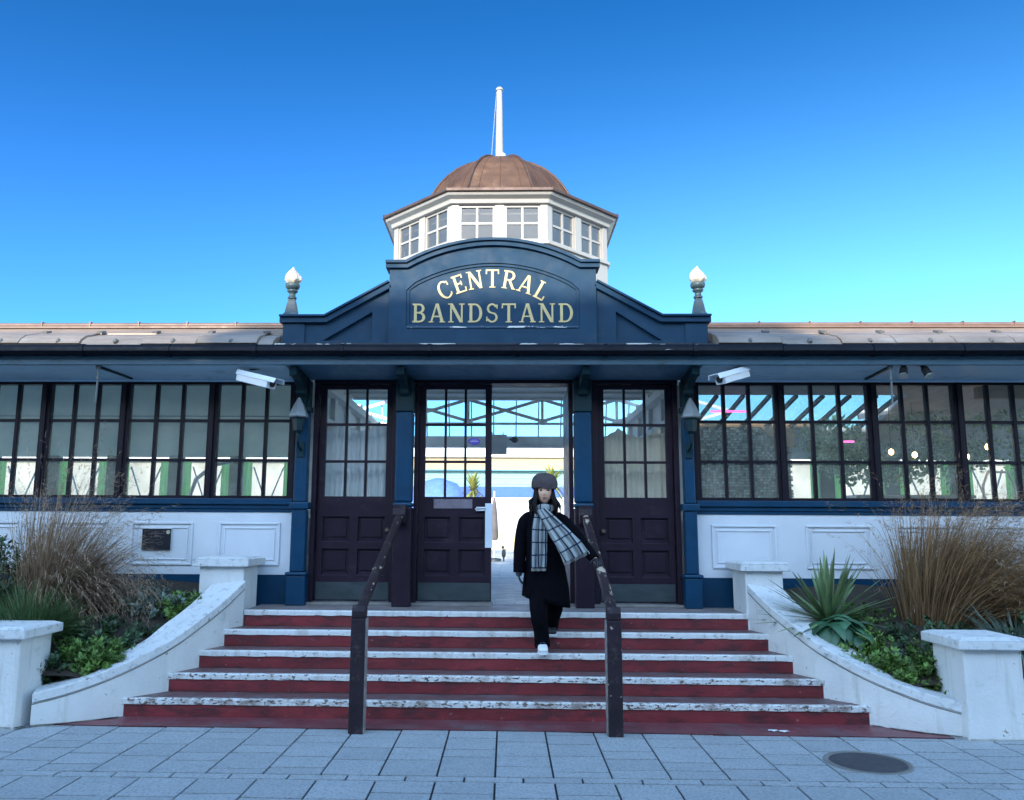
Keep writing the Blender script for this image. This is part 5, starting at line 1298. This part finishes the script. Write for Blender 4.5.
def limb(name, pts, rads, m, par=PE, wr=.06, seed=0, n=20):
    # smooth, slightly wrinkled sleeve or trouser leg
    P = [Vector(p) for p in pts]; out = []; rr = []
    for i in range(len(P)-1):
        for k in range(6):
            t = k/6; p0 = P[max(i-1, 0)]; p1 = P[i]; p2 = P[i+1]; p3 = P[min(i+2, len(P)-1)]
            out.append(.5*((2*p1) + (p2-p0)*t + (2*p0-5*p1+4*p2-p3)*t*t + (3*p1-p0-3*p2+p3)*t**3)); rr.append(rads[i]+(rads[i+1]-rads[i])*t)
    out.append(P[-1]); rr.append(rads[-1]); q = MB()
    q.tube(out, [r_*(1+wr*mnoise.noise((i*.9, seed, 0))*1.3) for i, r_ in enumerate(rr)], n)
    return q.build(name, m, par)
limb('sleeve', [(.34, 7.12, 1.545), (.275, 7.13, 1.50), (.236, 7.15, 1.33), (.214, 7.10, 1.085)], [.062, .070, .060, .048], M_coat, coat, seed=1)
limb('sleeve', [(.53, 7.11, 1.545), (.60, 7.09, 1.495), (.728, 7.05, 1.36), (.838, 6.90, 1.205)], [.062, .068, .054, .042], M_coat, coat, seed=2)
q = MB()      # collar
vs = []
for i, (r_, z_) in enumerate(((.052, 1.60), (.060, 1.66), (.085, 1.645), (.10, 1.59))):
    for j in range(25):
        a = -math.pi/2 + .45 + (2*math.pi-.9)*j/24; vs.append((.432+r_*1.15*math.cos(a), 7.09+r_*math.sin(a), z_))
q.add(vs, [(i*25+j, (i+1)*25+j, (i+1)*25+j+1, i*25+j+1) for i in range(3) for j in range(24)], True); q.build('collar', M_coat, coat)
# trousers
tr = limb('trousers', [(.39, 7.15, 1.10), (.385, 7.11, .93), (.378, 7.05, .76), (.402, 7.07, .60), (.412, 7.085, .475)], [.095, .085, .070, .063, .066], M_trou, seed=3)
limb('trouser_leg', [(.49, 7.20, 1.10), (.52, 7.18, .93), (.528, 7.20, .80), (.512, 7.31, .68), (.503, 7.38, .60)], [.095, .088, .070, .060, .060], M_trou, tr, seed=4)
# shoes
def shoe(x, y, z, ang, m, name='shoe'):
    s_ = None; M = Matrix.Translation((x, y, z)) @ Matrix.Rotation(ang, 4, 'X')
    q = MB(); prof = [(-.135, .034, .010, .034), (-.12, .040, .008, .045), (-.08, .043, .0, .058), (-.03, .040, .0, .075), (.02, .037, .0, .095), (.06, .036, .0, .100), (.085, .030, .004, .09)]
    vs = []; n = 16
    for (yy, hw, zb, zt) in prof:
        for j in range(n):
            a = 2*math.pi*j/n; c_, s2 = math.cos(a), math.sin(a)
            vs.append(M @ Vector((hw*math.copysign(abs(c_)**.7, c_), yy, (zb+zt)/2+.012 + (zt-zb)/2*math.copysign(abs(s2)**.8, s2))))
    m_ = len(prof); q.add(vs, [(i*n+j, i*n+(j+1) % n, (i+1)*n+(j+1) % n, (i+1)*n+j) for i in range(m_-1) for j in range(n)] + [tuple(range(n))[::-1], tuple(range((m_-1)*n, m_*n))], True)
    s_ = q.build(name, m, PE)
    q = MB(); vs = []
    for (yy, hw, zb, zt) in [(-.140, .020, 0, 0)] + prof:
        vs += [M @ Vector((-hw-.003, yy, .0)), M @ Vector((hw+.003, yy, .0)), M @ Vector((hw+.003, yy, .022)), M @ Vector((-hw-.003, yy, .022))]
    q.add(vs, [(i*4+j, i*4+(j+1) % 4, (i+1)*4+(j+1) % 4, (i+1)*4+j) for i in range(7) for j in range(4)] + [(0,3,2,1), (28,29,30,31)]); q.build('sole', M_shoe, s_, .004)
    q = MB()
    for k in range(4): q.tube([M @ Vector((-.022, -.055+k*.02, .085+k*.007)), M @ Vector((0, -.058+k*.02, .096+k*.007)), M @ Vector((.022, -.055+k*.02, .085+k*.007))], .003, 5)
    q.build('laces', M_black if m is not M_shoe else mat('shoe_stripe', (.03,.05,.12), .5), s_)
shoe(.412, 7.075, .424, 0, M_shoe)
shoe(.505, 7.40, .565, .25, mat('dark_trainer', (.02,.02,.028), .5))
# hands: palm, four fingers, thumb, gloved dark
M_glove = mat('dark_glove', (.010,.010,.018), .6, var=.2)
def hand(wr, dirv, palmn, curl, name, side):
    d = Vector(dirv).normalized(); nrm = Vector(palmn).normalized(); s_ = d.cross(nrm).normalized()*side; wr = Vector(wr)
    V = [wr, wr+d*.03, wr+d*.06]; E2 = [(0,1), (1,2)]; Rr = [(.021,.016), (.03,.014), (.033,.013)]
    for k, (o, L_) in enumerate(((-.025, .060), (-.009, .070), (.009, .066), (.024, .052))):
        p = wr + d*.066 + s_*o; b = len(V); V.append(p); E2.append((2, b)); Rr.append(.009)
        dd = d.copy()
        for j in range(3):
            dd = (Matrix.Rotation(curl*(.8+.2*j), 3, s_*side) @ dd); p = p + dd*L_/2.6; V.append(p); E2.append((b+j, b+j+1)); Rr.append(.0085-.0008*j)
    b = len(V); p = wr + d*.022 - s_*.030; V.append(p); E2.append((1, b)); Rr.append(.010)
    dd = (d*.7 - s_*.8 + nrm*.3).normalized()
    for j in range(2): p = p + dd*.026; V.append(p); E2.append((b+j, b+j+1)); Rr.append(.0088-.001*j); dd = (dd + d*.5+nrm*.3).normalized()
    return skinned(V, E2, Rr, name, M_glove, PE, 2)
hand((.214, 7.09, 1.115), (.02, -.12, -1), (1, 0, 0), .28, 'glove', 1)
hand((.852, 6.885, 1.205), (.10, -.95, -.22), (0, .25, -1), .62, 'glove', 1)
# plaid scarf: cloth strips with their own UV so the woven check follows the folds
sm_ = bpy.data.materials.new('plaid_scarf'); sm_.use_nodes = True; MATS['plaid_scarf'] = sm_
t_ = sm_.node_tree; N = t_.nodes; Lk = t_.links; B = N['Principled BSDF']; B.inputs['Roughness'].default_value = .9; B.inputs['Specular IOR Level'].default_value = .2
uv = N.new('ShaderNodeUVMap'); sp = N.new('ShaderNodeSeparateXYZ'); Lk.new(uv.outputs[0], sp.inputs[0])
def line(src, period, off, wid):
    a = N.new('ShaderNodeMath'); a.operation = 'ADD'; a.inputs[1].default_value = off; Lk.new(src, a.inputs[0])
    b = N.new('ShaderNodeMath'); b.operation = 'PINGPONG'; b.inputs[1].default_value = period/2; Lk.new(a.outputs[0], b.inputs[0])
    c_ = N.new('ShaderNodeMath'); c_.operation = 'LESS_THAN'; c_.inputs[1].default_value = wid/2; Lk.new(b.outputs[0], c_.inputs[0]); return c_.outputs[0]
l1 = line(sp.outputs[0], .075, .03, .010); l2 = line(sp.outputs[1], .105, .0, .012); l3 = line(sp.outputs[0], .075, .066, .004)
mx = N.new('ShaderNodeMath'); mx.operation = 'MAXIMUM'; Lk.new(l1, mx.inputs[0]); Lk.new(l2, mx.inputs[1])
nzs = N.new('ShaderNodeTexNoise'); nzs.inputs['Scale'].default_value = 90; Lk.new(uv.outputs[0], nzs.inputs[0])
c1 = N.new('ShaderNodeMix'); c1.data_type = 'RGBA'; c1.inputs[6].default_value = (.25,.285,.295,1); c1.inputs[7].default_value = (.33,.36,.37,1); Lk.new(nzs.outputs[0], c1.inputs[0])
c2 = N.new('ShaderNodeMix'); c2.data_type = 'RGBA'; c2.inputs[7].default_value = (.38,.41,.42,1); Lk.new(c1.outputs[2], c2.inputs[6]); Lk.new(l3, c2.inputs[0])
c3 = N.new('ShaderNodeMix'); c3.data_type = 'RGBA'; c3.inputs[7].default_value = (.015,.025,.055,1); Lk.new(c2.outputs[2], c3.inputs[6]); Lk.new(mx.outputs[0], c3.inputs[0])
Lk.new(c3.outputs[2], B.inputs['Base Color'])
bp_ = N.new('ShaderNodeBump'); bp_.inputs['Strength'].default_value = .5; bp_.inputs['Distance'].default_value = .003; Lk.new(nzs.outputs[0], bp_.inputs['Height']); Lk.new(bp_.outputs[0], B.inputs['Normal'])
def cloth(name, cl, ws, sidev, folds, par, u0=0.0, nu=22, nv=44, amp=.010):
    P = [Vector(p) for p in cl]; pts = []; wd = []; sv = []
    for i in range(nv+1):
        t = i/nv*(len(P)-1); k = min(int(t), len(P)-2); f = t-k; p0 = P[max(k-1, 0)]; p1 = P[k]; p2 = P[k+1]; p3 = P[min(k+2, len(P)-1)]
        pts.append(.5*((2*p1) + (p2-p0)*f + (2*p0-5*p1+4*p2-p3)*f*f + (3*p1-p0-3*p2+p3)*f**3)); wd.append(ws[k]+(ws[k+1]-ws[k])*f)
        a = Vector(sidev[k]); b = Vector(sidev[k+1]); sv.append(a.lerp(b, f).normalized())
    vs = []; uvs = []; ln = 0
    for i, p in enumerate(pts):
        if i: ln += (p-pts[i-1]).length
        for j in range(nu+1):
            s_ = j/nu-.5; o = sv[i]*s_*wd[i]; dz = amp*math.sin(folds*s_*math.pi*2+i*.05)*(.5+i/nv) + .006*mnoise.noise((s_*4, ln*9, u0*7))
            vs.append((p.x+o.x, p.y+o.y-dz, p.z+o.z)); uvs.append((s_*max(.17, wd[i]*1.0)+u0+.2, ln))
    fs = [(i*(nu+1)+j, i*(nu+1)+j+1, (i+1)*(nu+1)+j+1, (i+1)*(nu+1)+j) for i in range(nv) for j in range(nu)]
    o_ = worg(par); me = bpy.data.meshes.new(name); me.from_pydata([(x-o_.x, y-o_.y, z-o_.z) for x, y, z in vs], [], fs)
    ul = me.uv_layers.new(name='UVMap')
    for lp in me.loops: ul.data[lp.index].uv = uvs[lp.vertex_index]
    for p in me.polygons: p.use_smooth = True
    me.materials.append(sm_); o = link(name, me, par); md = o.modifiers.new('t', 'SOLIDIFY'); md.thickness = .006
    # fringe along the end
    q = MB()
    for j in range(0, nu*2+1):
        f = j/(nu*2); a = Vector(vs[nv*(nu+1)+min(nu, int(f*nu))]); d = (pts[-1]-pts[-3]).normalized()
        q.tube([a, a+d*.018+Vector((0, 0, -.006))], .0028, 4)
    q.build('fringe', mat('scarf_fringe', (.55,.58,.58), .9), o)
    return o
wrap = MB(); 
nk = []
sc1 = cloth('scarf', [(.405, 7.035, 1.635), (.400, 6.985, 1.56), (.388, 6.975, 1.44), (.385, 6.985, 1.30), (.382, 6.985, 1.19), (.380, 6.985, 1.125)],
      [.09, .115, .125, .125, .125, .120], [(1, .1, 0), (1, .1, .03), (1, .0, -.05), (1, .1, .0), (1, .05, .06), (1, .1, .02)], 2.6, PE, 0.0, amp=.016)
sc2 = cloth('scarf_end', [(.395, 6.99, 1.62), (.440, 6.955, 1.56), (.505, 6.935, 1.475), (.575, 6.905, 1.385), (.640, 6.88, 1.300), (.686, 6.875, 1.222)],
      [.08, .105, .14, .175, .205, .225], [(1, .1, .2), (1, 0, .3), (1, 0, .45), (.95, .05, .52), (.92, .05, .50), (.9, .05, .42)], 3.2, sc1, .31, amp=.020)
# neck wrap of the scarf
vs = []; P_ = []
q = MB(); n_ = 36; uvs = []
for i in range(n_+1):
    a = 2*math.pi*i/n_
    for j in range(9):
        t = j/8; r_ = .072 + .018*math.sin(math.pi*t); vs.append((.432+r_*1.05*math.cos(a), 7.062+r_*math.sin(a), 1.600+.075*t + .012*math.sin(a)+.008*math.sin(a*3))); uvs.append((a*.08, t*.09+.02))
o_ = worg(PE); me = bpy.data.meshes.new('scarf_wrap'); me.from_pydata([(x-o_.x, y-o_.y, z-o_.z) for x, y, z in vs], [], [(i*9+j, (i+1)*9+j, (i+1)*9+j+1, i*9+j+1) for i in range(n_) for j in range(8)])
ul = me.uv_layers.new(name='UVMap')
for lp in me.loops: ul.data[lp.index].uv = uvs[lp.vertex_index]
for p in me.polygons: p.use_smooth = True
me.materials.append(sm_); o = link('scarf_wrap', me, sc1); o.modifiers.new('t', 'SOLIDIFY').thickness = .01
